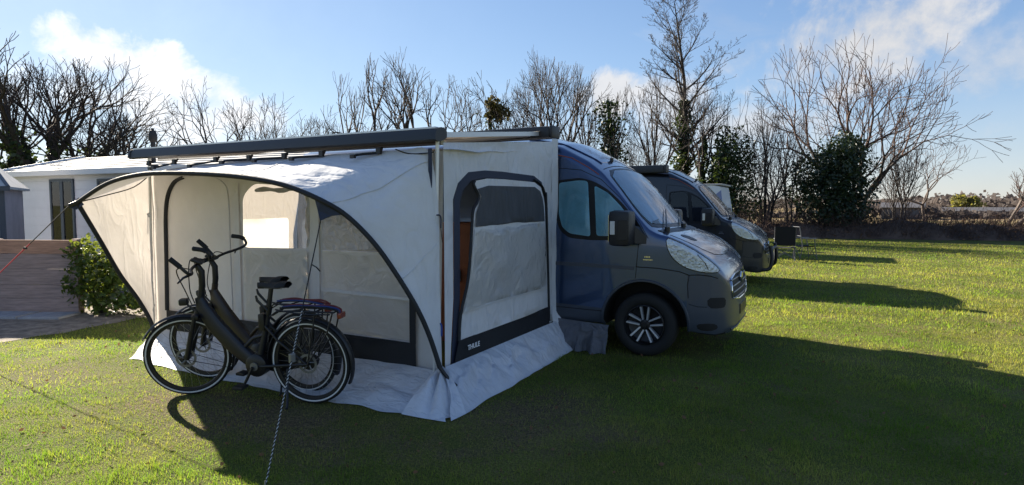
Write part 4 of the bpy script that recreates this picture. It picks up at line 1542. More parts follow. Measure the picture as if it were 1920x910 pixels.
        SK.line([(0.53, 1.11), (0.60, 1.03), (0.63, 0.96)], 'side', 0.004, 0.014, sg).build('lamp_divider', MAT['seam'], L1)
        for (cx, cz, rr) in ((0.385, 1.115, 0.050), (0.485, 1.045, 0.036), (0.30, 1.185, 0.024)):
            ring = [(cx + rr * math.cos(t * 0.3927), cz + rr * 0.8 * math.sin(t * 0.3927)) for t in range(16)]
            SK.patch(ring, 'side', 0.016, 0.03, sg=sg).build('lamp_bowl', MAT['lamp_reflector'], L1, 40)
            SK.line(ring + ring[:1], 'side', 0.0022, 0.017, sg).build('lamp_ring', MAT['alu_light'], L1)
        SK.patch(chaikin(hl, 2), 'side', 0.024, 0.025, sg=sg, depth=0.008).build('lens', MAT['lamp_lens'], L1, 40)
        # lower bumper intake and sill
        SK.patch(chaikin([(0.63, 0.665), (0.64, 0.56), (0.74, 0.55), (0.785, 0.56), (0.785, 0.655), (0.74, 0.665)], 1), 'side', 0.004, 0.05, sg=sg).build('fog_intake', MAT['seam'], root, 40)
        SK.patch(chaikin([(0.53, 0.39), (0.55, 0.33), (0.66, 0.315), (0.73, 0.34), (0.71, 0.39), (0.63, 0.40)], 1), 'side', 0.004, 0.05, sg=sg).build('lower_intake', MAT['seam'], root, 40)
        SK.line([(0.46, 0.60), (0.54, 0.575), (0.63, 0.57)], 'side', 0.004, -0.001, sg).build('bumper_crease', MAT['seam'], root)
        # mirror
        yb = sg * 1.0
        mm = MB()
        S_ = Matrix.Diagonal((1, sg, 1, 1)).to_4x4()
        mm.rbox((-0.335, 1.04, 1.195), (-0.10, 1.30, 1.565), 0.055, S_ @ Matrix.Translation((0.02, 0, 0)))
        mir = mm.build('mirror', MAT['black_plastic'], root, 40)
        m2 = MB(); m2.add([S_ @ Vector(p) for p in [(-0.16, 0.97, 1.20), (0.10, 0.95, 1.205), (-0.02, 0.955, 1.38), (-0.16, 0.96, 1.40), (-0.14, 1.10, 1.22), (-0.08, 1.10, 1.22), (-0.08, 1.10, 1.40), (-0.14, 1.10, 1.42)]],
                          [(0, 1, 2, 3), (4, 7, 6, 5), (0, 4, 5, 1), (1, 5, 6, 2), (2, 6, 7, 3), (3, 7, 4, 0)])
        m2.build('mirror_arm', MAT['black_plastic'], mir)
        m3 = MB(); m3.rbox((-0.285, 1.295, 1.315), (-0.235, 1.309, 1.455), 0.005, S_); m3.build('side_repeater', MAT['reflex_white'], mir)
        m4 = MB(); m4.rbox((-0.205, 1.296, 1.26), (-0.10, 1.306, 1.47), 0.004, S_); m4.build('mirror_back', MAT['rim_dark'], mir)
        m5 = MB(); m5.box((-0.3175, 1.09, 1.24), (-0.3145, 1.26, 1.52), S_); m5.build('mirror_glass', MAT['chrome'], mir)
    # badge lettering on the near wing: two small rows of bright marks
    bd = MB()
    for k in range(4):
        c = SK.side(0.005 + k * 0.016, 1.075, 0.002)
        bd.box((c.x, c.y - 0.002, c.z - 0.008), (c.x + 0.010, c.y + 0.002, c.z + 0.008))
    for k in range(7):
        c = SK.side(-0.01 + k * 0.0145, 1.045, 0.002)
        bd.box((c.x, c.y - 0.002, c.z - 0.005), (c.x + 0.012, c.y + 0.002, c.z + 0.005))
    bd.build('badge', MAT['chrome'], root)
    # windscreen
    ws = [(-0.50, -0.78), (-0.51, -0.40), (-0.52, 0), (-0.51, 0.40), (-0.50, 0.78), (-0.30, 0.86), (0.02, 0.91), (0.09, 0.70), (0.13, 0.3), (0.14, 0), (0.13, -0.3), (0.09, -0.70), (0.02, -0.91), (-0.30, -0.86)]
    wf = SK.patch(chaikin(ws, 1), 'top', 0.003, 0.09).build('windscreen', MAT['cab_dark'], root, 40)
    win = [(-0.485 + 0 * y, y) for y in (-0.75, 0, 0.75)] + [(-0.30, 0.82), (0.0, 0.865), (0.06, 0.6), (0.10, 0), (0.06, -0.6), (0.0, -0.865), (-0.30, -0.82)]
    if blinds:
        SK.patch(chaikin(win, 1), 'top', 0.006, 0.09).build('thermal_blind', MAT['blind_sky_tint_pale'], wf, 40)
    SK.patch(chaikin(win, 1), 'top', 0.011, 0.09, depth=0.001).build('pane', MAT['glass'] if blinds else MAT['glass_dark'], wf, 40)
    SK.line([(-0.53, -0.80), (-0.545, -0.4), (-0.55, 0), (-0.545, 0.4), (-0.53, 0.80)], 'top', 0.005, 0.0).build('roof_seam', MAT['seam'], root)
    SK.line([(-1.5, -0.70), (-1.0, -0.70), (-0.6, -0.66)], 'top', 0.010, 0.004).build('roof_rib', MAT[paint], root)
    an = SK.top(-0.62, -0.25, 0)
    MB().tube([an, an + Vector((0.0, 0, 0.05))], 0.022, 8).tube([an + Vector((0, 0, 0.04)), an + Vector((-0.03, 0, 0.14))], 0.005, 5).build('aerial', MAT['black_plastic'], root, 40)
    # cowl, wipers, bonnet shut line
    SK.patch([(0.10, -0.86), (0.145, -0.4), (0.155, 0), (0.145, 0.4), (0.10, 0.86), (0.19, 0.80), (0.235, 0.4), (0.245, 0), (0.235, -0.4), (0.19, -0.80)], 'top', 0.004, 0.06).build('cowl', MAT['black_plastic'], root, 40)
    for (a, b, c) in (((0.16, -0.72), (0.10, -0.55), (-0.05, 0.02)), ((0.17, 0.05), (0.10, 0.2), (-0.02, 0.70))):
        P = [SK.top(a[0], a[1], 0.03), SK.top(b[0], b[1], 0.035), SK.top(c[0], c[1], 0.03)]
        MB().tube(P, [0.013, 0.009, 0.006], 6).lathe([(0, 0), (0.03, 0), (0.03, 0.05), (0, 0.05)], 10, Matrix.Translation(P[0] - Vector((0, 0, 0.03))) @ Matrix.Rotation(R(90), 4, 'X')).build('wiper', MAT['black_plastic'], root, 40)
    SK.line([(0.23, -0.86), (0.38, -0.83), (0.54, -0.72), (0.63, -0.54), (0.665, -0.3), (0.675, 0), (0.665, 0.3), (0.63, 0.54), (0.54, 0.72), (0.38, 0.83), (0.23, 0.86)], 'top', 0.005, -0.001).build('bonnet_seam', MAT['seam'], root)
    SK.patch(chaikin([(0.30, -0.66), (0.42, -0.58), (0.44, -0.40), (0.36, -0.42), (0.28, -0.54)], 1), 'top', 0.003, 0.06).build('bonnet_vent', MAT['black_plastic'], root, 40)
    # grille, plate, emblem
    gr = [(-0.55, 0.60), (-0.60, 0.74), (-0.52, 0.86), (0.52, 0.86), (0.60, 0.74), (0.55, 0.60)]
    G = SK.patch(chaikin(gr, 1), 'front', 0.004, 0.07).build('grille', MAT['seam'], root, 40)
    for k in range(4):
        z = 0.63 + k * 0.062
        SK.line([(-0.56, z), (-0.3, z), (0, z), (0.3, z), (0.56, z)], 'front', 0.010, 0.006).build('grille_bar', MAT['bumper_grey'], G, 50)
    SK.line(chaikin(gr, 1) + [chaikin(gr, 1)[0]], 'front', 0.009, 0.004).build('grille_frame', MAT['chrome'], G, 50)
    e = SK.front(0, 0.80, 0.02)
    MB().lathe([(0, 0), (0.06, 0), (0.06, 0.015), (0, 0.02)], 20, Matrix.Translation(e) @ Matrix.Rotation(R(-90), 4, 'Z')).build('emblem', MAT['chrome'], G, 40)
    MB().rbox((0.866, -0.26, 0.42), (0.882, 0.26, 0.53), 0.003).build('number_plate', MAT['black_plastic'], root)
    SK.line([(-0.60, 0.305), (-0.3, 0.31), (0, 0.312), (0.3, 0.31), (0.60, 0.305)], 'front', 0.012, 0.004).build('bumper_lip', MAT['alu_grey'], root, 50)
    # wheels
    make_wheel(root, 0, -0.885, -1)
    make_wheel(root, 0, 0.885, 1)
    make_wheel(root, AX2, -0.885, -1, False)
    make_wheel(root, AX2, 0.885, 1, False)
    return root


van1 = make_van('camper_van', 'slate blue camper van with silver window blinds joined to the tent', (1.20, 3.07, 0), 'camper vans', 'paint_blue', 'bumper_grey', True)
van2 = make_van('camper_van', 'dark navy camper van parked further back with rolled awning on its roof', (0.97, 9.57, 0), 'camper vans', 'paint_navy', 'bumper_dark', False)
# second van's own fittings
o = MB(); o.rbox((-4.5, -1.13, 2.30), (-1.12, -0.90, 2.46), 0.03); o.build('awning_cassette', MAT['alu_grey'], van2, 40)
o = MB(); o.rbox((-1.12, -1.14, 2.295), (-1.06, -0.89, 2.465), 0.02); o.build('cassette_end_cap', MAT['black_plastic'], van2, 40)
em = MB()
c = SK.side(-1.95, 2.06, 0.006)
for rr in (0.11, 0.075):
    em.tube([Vector((c.x + rr * math.cos(k * 0.2618), c.y - 0.004, c.z + rr * math.sin(k * 0.2618))) for k in range(25)], 0.008, 5)
for k in range(8):
    a = k * math.pi / 4
    em.tube([Vector((c.x, c.y - 0.004, c.z)), Vector((c.x + 0.095 * math.cos(a), c.y - 0.004, c.z + 0.095 * math.sin(a)))], [0.014, 0.004], 5)
em.build('round_emblem', MAT['white_print'], van2)
SK.patch(chaikin([(-1.95, 1.83), (-1.95, 1.42), (-1.22, 1.42), (-1.22, 1.83)], 2), 'side', 0.012, 0.08).build('side_window', MAT['cab_dark'], van2, 40)
# bull bar like bumper guard at the nose
o = MB()
o.tube(spline([(0.80, -0.62, 0.30), (0.93, -0.60, 0.34), (0.97, -0.58, 0.55), (0.93, -0.56, 0.80)], 5), 0.035, 8)
o.tube(spline([(0.80, 0.62, 0.30), (0.93, 0.60, 0.34), (0.97, 0.58, 0.55), (0.93, 0.56, 0.80)], 5), 0.035, 8)
o.tube([(0.95, -0.57, 0.72), (0.95, 0.57, 0.72)], 0.03, 8)
o.build('nose_guard', MAT['black_plastic'], van2, 50)

# ------------------------------------------------------------------ wind-out awning on the van
aw = thing('wind_out_awning', 'dark grey wind out awning with long front rail above the tent', 'awning', (0, 0, 0))
pr_ = [(a, 2.256 - (2.262 - b) * 0.74) for a, b in [(-0.145, 2.125), (-0.135, 2.205), (-0.115, 2.245), (-0.06, 2.262), (0.0, 2.255), (0.015, 2.225), (0.015, 2.16), (-0.03, 2.13), (-0.09, 2.108)]]
o = MB(); o.prism(pr_, -4.10, 0.055, 'x'); rail = o.build('front_rail', MAT['alu_grey'], aw, 30)
for xx in (-4.125, 0.055):
    o = MB(); o.prism([(a * 1.06 - 0.003, 2.205 + (b - 2.205) * 1.06) for a, b in pr_], xx, xx + 0.025, 'x'); o.build('end_cap', MAT['alu_grey'], rail, 30)
o = MB(); o.box((-4.09, -0.112, 2.2465), (0.05, -0.02, 2.2605)); o.build('rail_top_strip', MAT['alu_light'], rail)
# canopy sheet, sagging slightly, from the rail to the cassette
cn = MB()
cn.grid(24, 10, lambda u, v: (-4.02 + u * 4.05, 0.0 + v * 1.98, 2.235 + v * 0.215 - 0.035 * math.sin(math.pi * v) * (1 + 0.3 * math.sin(u * 9))))
cn.build('canopy', MAT['awning_fabric'], aw, 60)
o = MB(); o.rbox((-4.05, 1.98, 2.375), (0.13, 2.20, 2.505), 0.03); o.build('cassette', MAT['alu_grey'], aw, 40)
o = MB(); o.rbox((0.13, 1.97, 2.37), (0.17, 2.20, 2.512), 0.02); o.build('cassette_end_cap', MAT['black_plastic'], aw, 40)
for xx in (0.02, -4.02):
    o = MB(); o.box((xx - 0.02, 0.02, -0.022), (xx + 0.025, 1.9, 0.022), Matrix.Translation((0, 0, 2.205)) @ Matrix.Rotation(math.atan2(0.215, 1.98), 4, 'X')); o.build('rafter', MAT['alu_light'], aw)
o = MB(); o.tube([(-0.02, 0.1, 2.15), (-0.6, 1.0, 2.27), (-0.05, 1.85, 2.40)], 0.022, 8); o.build('folding_arm', MAT['alu_light'], aw, 50)
o = MB(); o.tube([(-3.98, 0.1, 2.15), (-3.4, 1.0, 2.27), (-3.9, 1.85, 2.40)], 0.022, 8); o.build('folding_arm', MAT['alu_light'], aw, 50)
for (xa, xb) in ((0.015, -0.045), (-3.925, -4.0)):
    lg = MB(); lg.tube([(xa, -0.03, 2.16), (xa * 0.5 + xb * 0.5, -0.03, 1.0)], 0.017, 8).tube([(xa * 0.5 + xb * 0.5, -0.03, 1.04), (xb, -0.03, 0.0)], 0.013, 8)
    leg = lg.build('leg', MAT['pole_white'], aw, 50)
    o = MB(); o.rbox((xb - 0.05, -0.07, 0.0), (xb + 0.05, 0.01, 0.02), 0.006); o.build('foot', MAT['black_plastic'], leg)

# ------------------------------------------------------------------ tent room hung under the awning
tent = thing('awning_tent', 'off white awning tent with arched open porch and black trimmed door', 'tent', (0, 0, 0))
CL, BK, OC = MAT['tent_cloth'], MAT['black_cloth'], MAT['outer_cloth']


def wr(x, y, z, a=0.012):
    """cloth wrinkles: long diagonal pulls and small puckers"""
    return a * (nz(x * 1.1 + z * 0.9, y * 2, z * 1.7 - x * 0.8, 2.0) + 0.5 * nz(x * 3 - z * 2.2, y * 4, z * 3 + x, 2.2))


def fpatch(name, outline, y, m, step=0.07, amp=0.010, holes=(), parent=tent):
    """a piece of the front wall in the x-z plane"""
    v2, f2 = fill2d(outline, step, holes)
    v = [(p[0], y + wr(p[0], 0, p[1], amp), p[1]) for p in v2]
    return mesh(name, v, [tuple(q) for q in f2], m, parent, True)


def rpatch(name, outline, off, m, step=0.07, amp=0.012, holes=(), parent=tent, bul=0.0):
    """a piece of the door side wall; outline in (distance from the front pole, height)"""
    v2, f2 = fill2d(outline, step, holes)
    v = []
    for p in v2:
        s, z = p
        b = bul * math.sin(math.pi * min(1, max(0, s / 2.0))) * math.sin(math.pi * min(1, max(0, z / 2.1)))
        v.append((0.05 + 0.0585 * s + off + wr(s, 3, z, amp) + b, s, z))
    return mesh(name, v, [tuple(q) for q in f2], m, parent, True)


# roof and closed sides
o = MB(); o.grid(30, 14, lambda u, v: (-3.97 + u * 4.09, v * 2.17, 1.99 + 0.10 * u + v * (0.17 + 0.05 * u) - 0.05 * math.sin(math.pi * v) + wr(u * 4, v * 2, 1, 0.02)))
o.build('roof', OC, tent, 70)
lw = [(0.0, 0.02), (2.04, 0.02), (2.055, 1.2), (2.30, 2.30), (0.0, 1.995)]
lwin = fillet([(0.45, 0.78), (1.97, 0.78), (1.985, 1.44), (0.45, 1.42)], 0.06)
v2, f2 = fill2d(lw, 0.08, (lwin,))
mesh('left_wall', [(-3.96 + wr(p[0], 7, p[1], 0.012), p[0], p[1]) for p in v2], [tuple(q) for q in f2], CL, tent, True)
v2, f2 = fill2d(lwin, 0.1)
mesh('left_window', [(-3.965 + wr(p[0], 7, p[1], 0.01), p[0], p[1]) for p in v2], [tuple(q) for q in f2], MAT['vinyl_cream'], tent, True)

# front wall behind the porch: cloth with openings for a window and a clear panel
win = fillet([(-2.48, 1.18), (-1.53, 1.20), (-1.53, 1.70), (-1.62, 1.80), (-2.30, 1.84), (-2.46, 1.72)], 0.08)
clr = [(-1.37, 0.42), (-0.325, 0.42), (-0.325, 1.56), (-1.37, 1.56)]
fw_out = [(-3.96, 0.17), (-0.02, 0.17), (0.03, 2.08), (-1.3, 2.06), (-3.96, 1.98)]
fpatch('front_wall', fw_out, 0.035, CL, 0.09, 0.012, (win, clr))
fpatch('clear_window', win, 0.040, MAT['vinyl_clear'], 0.09, 0.006)
fpatch('smoky_panel', [(-1.37, 1.19), (-0.325, 1.205), (-0.325, 1.56), (-1.37, 1.56)], 0.038, MAT['vinyl_smoky'], 0.06, 0.022)
fpatch('milky_panel', [(-1.37, 0.42), (-0.325, 0.42), (-0.325, 1.20), (-1.37, 1.185)], 0.040, MAT['vinyl_milky'], 0.07, 0.018)
fpatch('milky_panel', fillet([(-2.47, 0.43), (-1.55, 0.43), (-1.55, 1.18), (-2.47, 1.165)], 0.03), 0.020, MAT['vinyl_milky'], 0.08, 0.014)
fpatch('seam_strip', [(-1.47, 0.42), (-1.39, 0.42), (-1.39, 1.62), (-1.47, 1.62)], 0.014, CL, 0.08, 0.004)
fpatch('seam_strip', [(-2.60, 0.42), (-2.51, 0.42), (-2.51, 1.86), (-2.60, 1.86)], 0.016, CL, 0.08, 0.004)
fpatch('seam_strip', [(-1.37, 0.80), (-0.33, 0.78), (-0.33, 0.81), (-1.37, 0.83)], 0.012, CL, 0.08, 0.003)
# rolled curtain hanging in the window opening
o = MB(); o.tube([(-1.60 + 0.012 * math.sin(k), 0.10, 1.20 + 0.052 * k) for k in range(12)], [0.035 + 0.008 * math.sin(k * 2.1) for k in range(12)], 7); o.build('rolled_curtain', MAT['vinyl_milky'], tent, 60)
o = MB(); o.tube([(-1.64 - 0.07 * k, 0.09 + 0.005 * math.sin(k * 2), 1.775 + 0.008 * math.sin(k)) for k in range(11)], [0.022 + 0.006 * math.sin(k * 1.7) for k in range(11)], 7); o.build('rolled_curtain', CL, tent, 60)
# black ground band, door zip and edge strip
fpatch('ground_band', [(-3.76, 0.165), (-0.25, 0.155), (-0.25, 0.415), (-3.77, 0.425)], 0.000, BK, 0.09, 0.012)
fpatch('edge_band', [(-0.32, 0.41), (-0.25, 0.41), (-0.25, 0.80), (-0.32, 0.80)], 0.002, BK, 0.09, 0.004)
zp = spline([(-3.765, 0.012, 0.42), (-3.745, 0.012, 1.0), (-3.73, 0.012, 1.48), (-3.68, 0.012, 1.72), (-3.56, 0.012, 1.87), (-3.40, 0.012, 1.925)], 6)
o = MB(); o.tube(zp, 0.022, 6, sq=0.4); o.build('door_zip', BK, tent, 50)
zp = spline([(-3.40, 0.012, 1.925), (-3.0, 0.012, 1.93), (-2.74, 0.012, 1.86), (-2.66, 0.012, 1.70), (-2.65, 0.012, 1.2), (-2.64, 0.012, 0.5)], 6)
o = MB(); o.tube(zp, 0.008, 5, sq=0.5); o.build('door_piping', CL, tent, 50)

# porch: sprung pole arching from the far left point to the foot of the door corner
ARC = spline([(-3.708, -0.9, 1.646), (-3.225, -0.88, 1.824), (-2.742, -0.86, 1.9), (-2.224, -0.84, 1.903), (-1.68, -0.82, 1.877), (-1.247, -0.8, 1.833), (-0.916, -0.77, 1.769),
              (-0.624, -0.72, 1.662), (-0.463, -0.60, 1.536), (-0.282, -0.50, 1.325), (-0.137, -0.42, 1.09), (0.001, -0.33, 0.809), (0.072, -0.25, 0.563), (0.139, -0.20, 0.296)], 6)
EDG = spline([(-3.94, 0.0, 1.985), (-3.46, 0.0, 2.03), (-2.93, -0.01, 2.055), (-2.36, -0.02, 2.07), (-1.77, -0.03, 2.075), (-1.31, -0.035, 2.08), (-0.94, -0.04, 2.085),
              (-0.60, -0.04, 2.09), (-0.32, -0.04, 2.09), (-0.06, -0.04, 2.06), (0.03, -0.045, 1.55), (0.035, -0.045, 1.0), (0.045, -0.045, 0.62), (0.055, -0.045, 0.22)], 6)
NA = len(ARC) - 1


def porch(u, v):
    i = u * NA
    k = min(int(i), NA - 1)
    a = EDG[k].lerp(EDG[k + 1], i - k)
    b = ARC[k].lerp(ARC[k + 1], i - k)
    p = a.lerp(b, v)
    w = math.sin(math.pi * v)
    # creases fan out from the pole towards the rail corner
    cr = 0.020 * math.sin(u * 95 + 3 * nz(u * 6, v * 2, 0)) * max(0, nz(u * 5, 4, v * 1.2, 1.4) + 0.25) * w
    p += Vector((0, 0, -0.035 * w + cr + 0.4 * wr(p.x, p.y, p.z, 0.02)))
    p.y += -0.03 * w + wr(p.x, 1, p.z, 0.012) * (0.3 + w)
    return p


o = MB(); o.grid(130, 14, porch); o.build('porch_canopy', OC, tent, 80)
o = MB(); o.tube(ARC, 0.021, 8); o.build('porch_pole', BK, tent, 60)
for (ua, va, ub, vb) in ((0.705, 0.02, 0.56, 0.98), (0.33, 0.02, 0.33, 0.98), (0.80, 0.05, 0.79, 0.97)):
    o = MB(); o.tube([porch(ua + (ub - ua) * k / 16, va + (vb - va) * k / 16) + Vector((0, -0.003, 0.003)) for k in range(17)], 0.006, 5, sq=0.5); o.build('seam', OC, tent, 60)
tip_pts = [ARC[-1], Vector((0.20, -0.165, 0.20)), Vector((0.262, -0.14, 0.145))]
o = MB(); o.tube([Vector((0.139, -0.20, 0.296))] + tip_pts[1:], [0.017, 0.015, 0.013], 8); o.build('pole_tip', MAT['black_plastic'], tent, 60)
o = MB(); o.tube([ARC[0], Vector((-3.78, -0.935, 1.618))], [0.022, 0.018], 8); o.build('pole_tip', MAT['black_plastic'], tent, 60)
o = MB(); o.add([ARC[0] + Vector((0.01, 0.01, 0.05)), ARC[0] + Vector((0.10, 0.01, -0.02)), (-3.82, -0.94, 1.60), ARC[0] + Vector((-0.02, 0.0, -0.07))], [(0, 1, 3, 2)]); o.build('corner_gusset', MAT['navy_cloth'], tent)
# left wing: stretched between the far point, the front-left leg and the ground
wing_out = spline([(-3.708, -0.9, 1.646), (-3.694, -0.70, 1.238), (-3.746, -0.50, 0.884), (-3.722, -0.34, 0.606), (-3.75, -0.19, 0.33), (-3.93, -0.05, 0.12)], 5)
wing_in = spline([(-3.94, 0.0, 1.99), (-3.95, 0.01, 1.6), (-3.955, 0.01, 1.2), (-3.965, 0.015, 0.85), (-3.972, 0.015, 0.45), (-3.98, 0.0, 0.12)], 5)
NW = len(wing_out) - 1


def wing(u, v):
    i = u * NW
    k = min(int(i), NW - 1)
    p = wing_in[k].lerp(wing_in[k + 1], i - k).lerp(wing_out[k].lerp(wing_out[k + 1], i - k), v)
    p.x += wr(p.x, p.y * 2, p.z, 0.02) - 0.05 * math.sin(math.pi * v) * (1 - u)
    return p


o = MB(); o.grid(24, 12, wing); o.build('porch_wing', CL, tent, 80)
o = MB(); o.tube(wing_out, 0.022, 7); o.build('wing_edge', BK, tent, 60)
top_edge = [ARC[0].lerp(Vector((-3.94, 0.0, 1.985)), t) for t in (0, 0.33, 0.66, 1)]
o = MB(); o.tube(spline([ARC[0], (-3.78, -0.6, 1.72), (-3.86, -0.25, 1.82), (-3.93, 0.0, 1.99)], 4), 0.006, 5); o.build('wing_cord', MAT['strap_black'], tent)
# navy reinforcement where the guy line leaves the pole
gp = [Vector((-0.70, -0.70, 1.70)), Vector((-0.63, -0.70, 1.655)), Vector((-0.47, -0.605, 1.545)), Vector((-0.56, -0.66, 1.535)), Vector((-0.632, -0.705, 1.50)), Vector((-0.66, -0.70, 1.58))]
o = MB(); o.add([p + Vector((0, -0.012, 0)) for p in gp] + [p + Vector((0, 0.0, 0)) for p in gp], [(0, 1, 2, 3, 4, 5), (11, 10, 9, 8, 7, 6)] + [(i, i + 6, (i + 1) % 6 + 6, (i + 1) % 6) for i in range(6)]); o.build('pole_gusset', MAT['navy_cloth'], tent)

# straps from the rail to the porch canopy
for k, (xa, xb, lo) in enumerate([(-3.82, -3.56, 2.03), (-3.37, -3.62, 2.02), (-2.69, -2.95, 2.03), (-2.19, -2.45, 2.05), (-1.70, -1.98, 2.05), (-1.22, -1.48, 2.05), (-0.55, -0.74, 2.045)]):
    o = MB()
    o.tube(spline([(xa, -0.06, 2.12), (xa + 0.01, -0.09, 2.085), (xa - 0.02, -0.11, 2.07), (xb + 0.03, -0.17, lo + 0.012), (xb, -0.20, lo)], 4), 0.013, 6, sq=0.5)
    st = o.build('rail_strap', MAT['strap_black'], tent, 60)
    o = MB(); o.rbox((xa - 0.025, -0.115, 2.06), (xa + 0.025, -0.085, 2.115), 0.006); o.build('buckle', MAT['black_plastic'], st)
    o = MB(); o.rbox((xb - 0.03, -0.225, lo - 0.022), (xb + 0.02, -0.195, lo + 0.012), 0.005); o.build('buckle', MAT['black_plastic'], st)
o = MB(); o.tube(spline([(-0.40, -0.06, 2.10), (-0.25, -0.08, 2.055), (-0.08, -0.08, 2.05), (0.0, -0.06, 2.06)], 5), 0.005, 5); o.build('bungee_loop', MAT['strap_black'], tent)
o = MB(); o.rbox((-0.045, -0.085, 1.76), (-0.012, -0.07, 2.09), 0.004); o.build('corner_strap', MAT['navy_cloth'], tent)
# hooks tying the wall to the corner leg
for z in (1.53, 0.62):
    o = MB(); o.tube(spline([(-0.02, -0.055, z), (0.035, -0.06, z + 0.008), (0.055, -0.05, z - 0.01), (0.055, -0.05, z - 0.10)], 4), 0.007, 6); o.build('tie_hook', MAT['strap_blue'] if z < 1 else MAT['navy_cloth'], tent, 60)
    o = MB(); o.tube([(0.055, -0.05, z - 0.10), (0.066, -0.045, z - 0.22)], 0.003, 5); o.build('tie_cord', MAT['strap_black'], tent)
for z in (1.52, 0.47):
    o = MB(); o.tube(spline([(-4.0, -0.03, z), (-3.96, -0.06, z + 0.01), (-3.92, -0.03, z)], 4), 0.010, 6).tube([(-3.985, -0.05, z), (-3.99, -0.055, z - 0.2)], 0.006, 5); o.build('leg_tie', CL, tent, 60)

# door side wall
DOOR = [(0.084, 0.24), (0.129, 0.815), (0.137, 1.67), (0.20, 1.81), (0.36, 1.912), (0.62, 1.94), (0.913, 1.943), (1.55, 1.929), (1.72, 1.87), (1.80, 1.76), (1.829, 1.649), (1.903, 0.32)]
rpatch('door_wall', [(0.0, 0.20), (2.03, 0.30), (2.03, 2.33), (0.0, 2.14)], 0.0, OC, 0.09, 0.014, (DOOR,))
inner = [(0.19, 0.24), (0.215, 0.815), (0.225, 1.64), (0.27, 1.75), (0.40, 1.84), (0.62, 1.872), (0.913, 1.875), (1.52, 1.868), (1.67, 1.815), (1.745, 1.73), (1.775, 1.63), (1.858, 0.32)]
ring = DOOR + list(reversed(inner))
rpatch('door_frame', DOOR + [(1.858, 0.32)] + list(reversed(inner))[1:], 0.006, MAT['navy_cloth'], 0.09, 0.004)
# door flap, half unzipped and bulging
FL = [(0.16, 0.44), (0.19, 0.667), (0.28, 0.985), (0.352, 1.407), (0.378, 1.573), (0.44, 1.64), (0.47, 1.70), (0.40, 1.80), (0.42, 1.835), (0.62, 1.865), (0.913, 1.868), (1.52, 1.86), (1.66, 1.81), (1.735, 1.72), (1.765, 1.63), (1.855, 0.49)]


def split_z(poly, f_lo, f_hi, n=1):
    """part of an outline between two lines z = a + b*s"""
    def clip(p, f, keep_below):
        out = []
        for i in range(len(p)):
            a, b = p[i - 1], p[i]
            da, db = a[1] - f(a[0]), b[1] - f(b[0])
            if keep_below: da, db = -da, -db
            if (da >= 0) != (db >= 0):
                t = da / (da - db)
                out.append((a[0] + (b[0] - a[0]) * t, a[1] + (b[1] - a[1]) * t))
            if db >= 0:
                out.append(b)
        return out
    return clip(clip(poly, f_lo, False), f_hi, True)


def inset(poly, d):
    c = [sum(p[0] for p in poly) / len(poly), sum(p[1] for p in poly) / len(poly)]
    return [(p[0] + (d if p[0] < c[0] else -d), p[1] + (d * 0.6 if p[1] < c[1] else -d * 0.6)) for p in poly]


BUL = 0.05
rpatch('door_flap', FL, 0.012, OC, 0.07, 0.016, (), tent, BUL)
meshw = [(0.40, 1.425), (0.425, 1.56), (0.475, 1.64), (0.505, 1.70), (0.45, 1.765), (0.62, 1.80), (1.50, 1.81), (1.63, 1.765), (1.69, 1.69), (1.715, 1.60), (1.727, 1.447)]
rpatch('mesh_window', meshw, 0.024, MAT['mesh_cloth'], 0.06, 0.014, (), tent, BUL)
rpatch('clear_panel', [(0.39, 1.405), (1.735, 1.43), (1.80, 0.72), (0.24, 0.70)], 0.024, MAT['vinyl_milky'], 0.05, 0.020, (), tent, BUL)
rpatch('seam_strip', [(0.215, 0.675), (1.80, 0.70), (1.80, 0.735), (0.23, 0.72)], 0.030, CL, 0.08, 0.014, (), tent, BUL)
rpatch('door_band', [(0.10, 0.24), (0.15, 0.445), (0.6, 0.455), (1.2, 0.475), (1.86, 0.495), (1.885, 0.30), (1.2, 0.275), (0.6, 0.255)], 0.030, BK, 0.07, 0.018)
flap_zip = [(0.05 + 0.0585 * p[0] + 0.02 + wr(p[0], 3, p[1], .016) + BUL * math.sin(math.pi * p[0] / 2) * math.sin(math.pi * p[1] / 2.1), p[0], p[1]) for p in FL[:9]]
o = MB(); o.tube(spline(flap_zip, 4), 0.014, 6, sq=0.6); o.build('flap_zip', BK, tent, 60)
zr = [(0.05 + 0.0585 * p[0] + 0.022, p[0] + 0.01, p[1]) for p in [(1.52, 1.885), (1.68, 1.83), (1.76, 1.73), (1.79, 1.63), (1.87, 0.33)]]
o = MB(); o.tube(spline(zr, 5), 0.018, 6, sq=0.6); o.build('flap_zip', BK, tent, 60)


def lettering(txt, size, name, m, parent, M_):
    cu = bpy.data.curves.new(name, 'FONT')
    cu.body = txt
    cu.size = size
    cu.extrude = 0.0015
    cu.offset = size * 0.02
    cu.align_x = 'CENTER'
    tmp = bpy.data.objects.new('tmp', cu)
    COL.objects.link(tmp)
    bpy.context.view_layer.update()
    dg = bpy.context.evaluated_depsgraph_get()
    me = bpy.data.meshes.new_from_object(tmp.evaluated_get(dg))
    bpy.data.objects.remove(tmp)
    me.transform(M_)
    me.name = name
    me.materials.clear()
    return link_mesh(name, me, m, parent)


# text plane: x axis along +y world (reads left to right for someone facing the door), normal +x
TM = Matrix.Translation((0.05 + 0.0585 * 0.34 + 0.062, 0.345, 0.345)) @ Matrix(((0.0585, 0, 1, 0), (1, 0, 0, 0), (0.03, 1, 0, 0), (0, 0, 0, 1)))
lettering('THULE', 0.062, 'logo', MAT['white_print'], tent, TM)

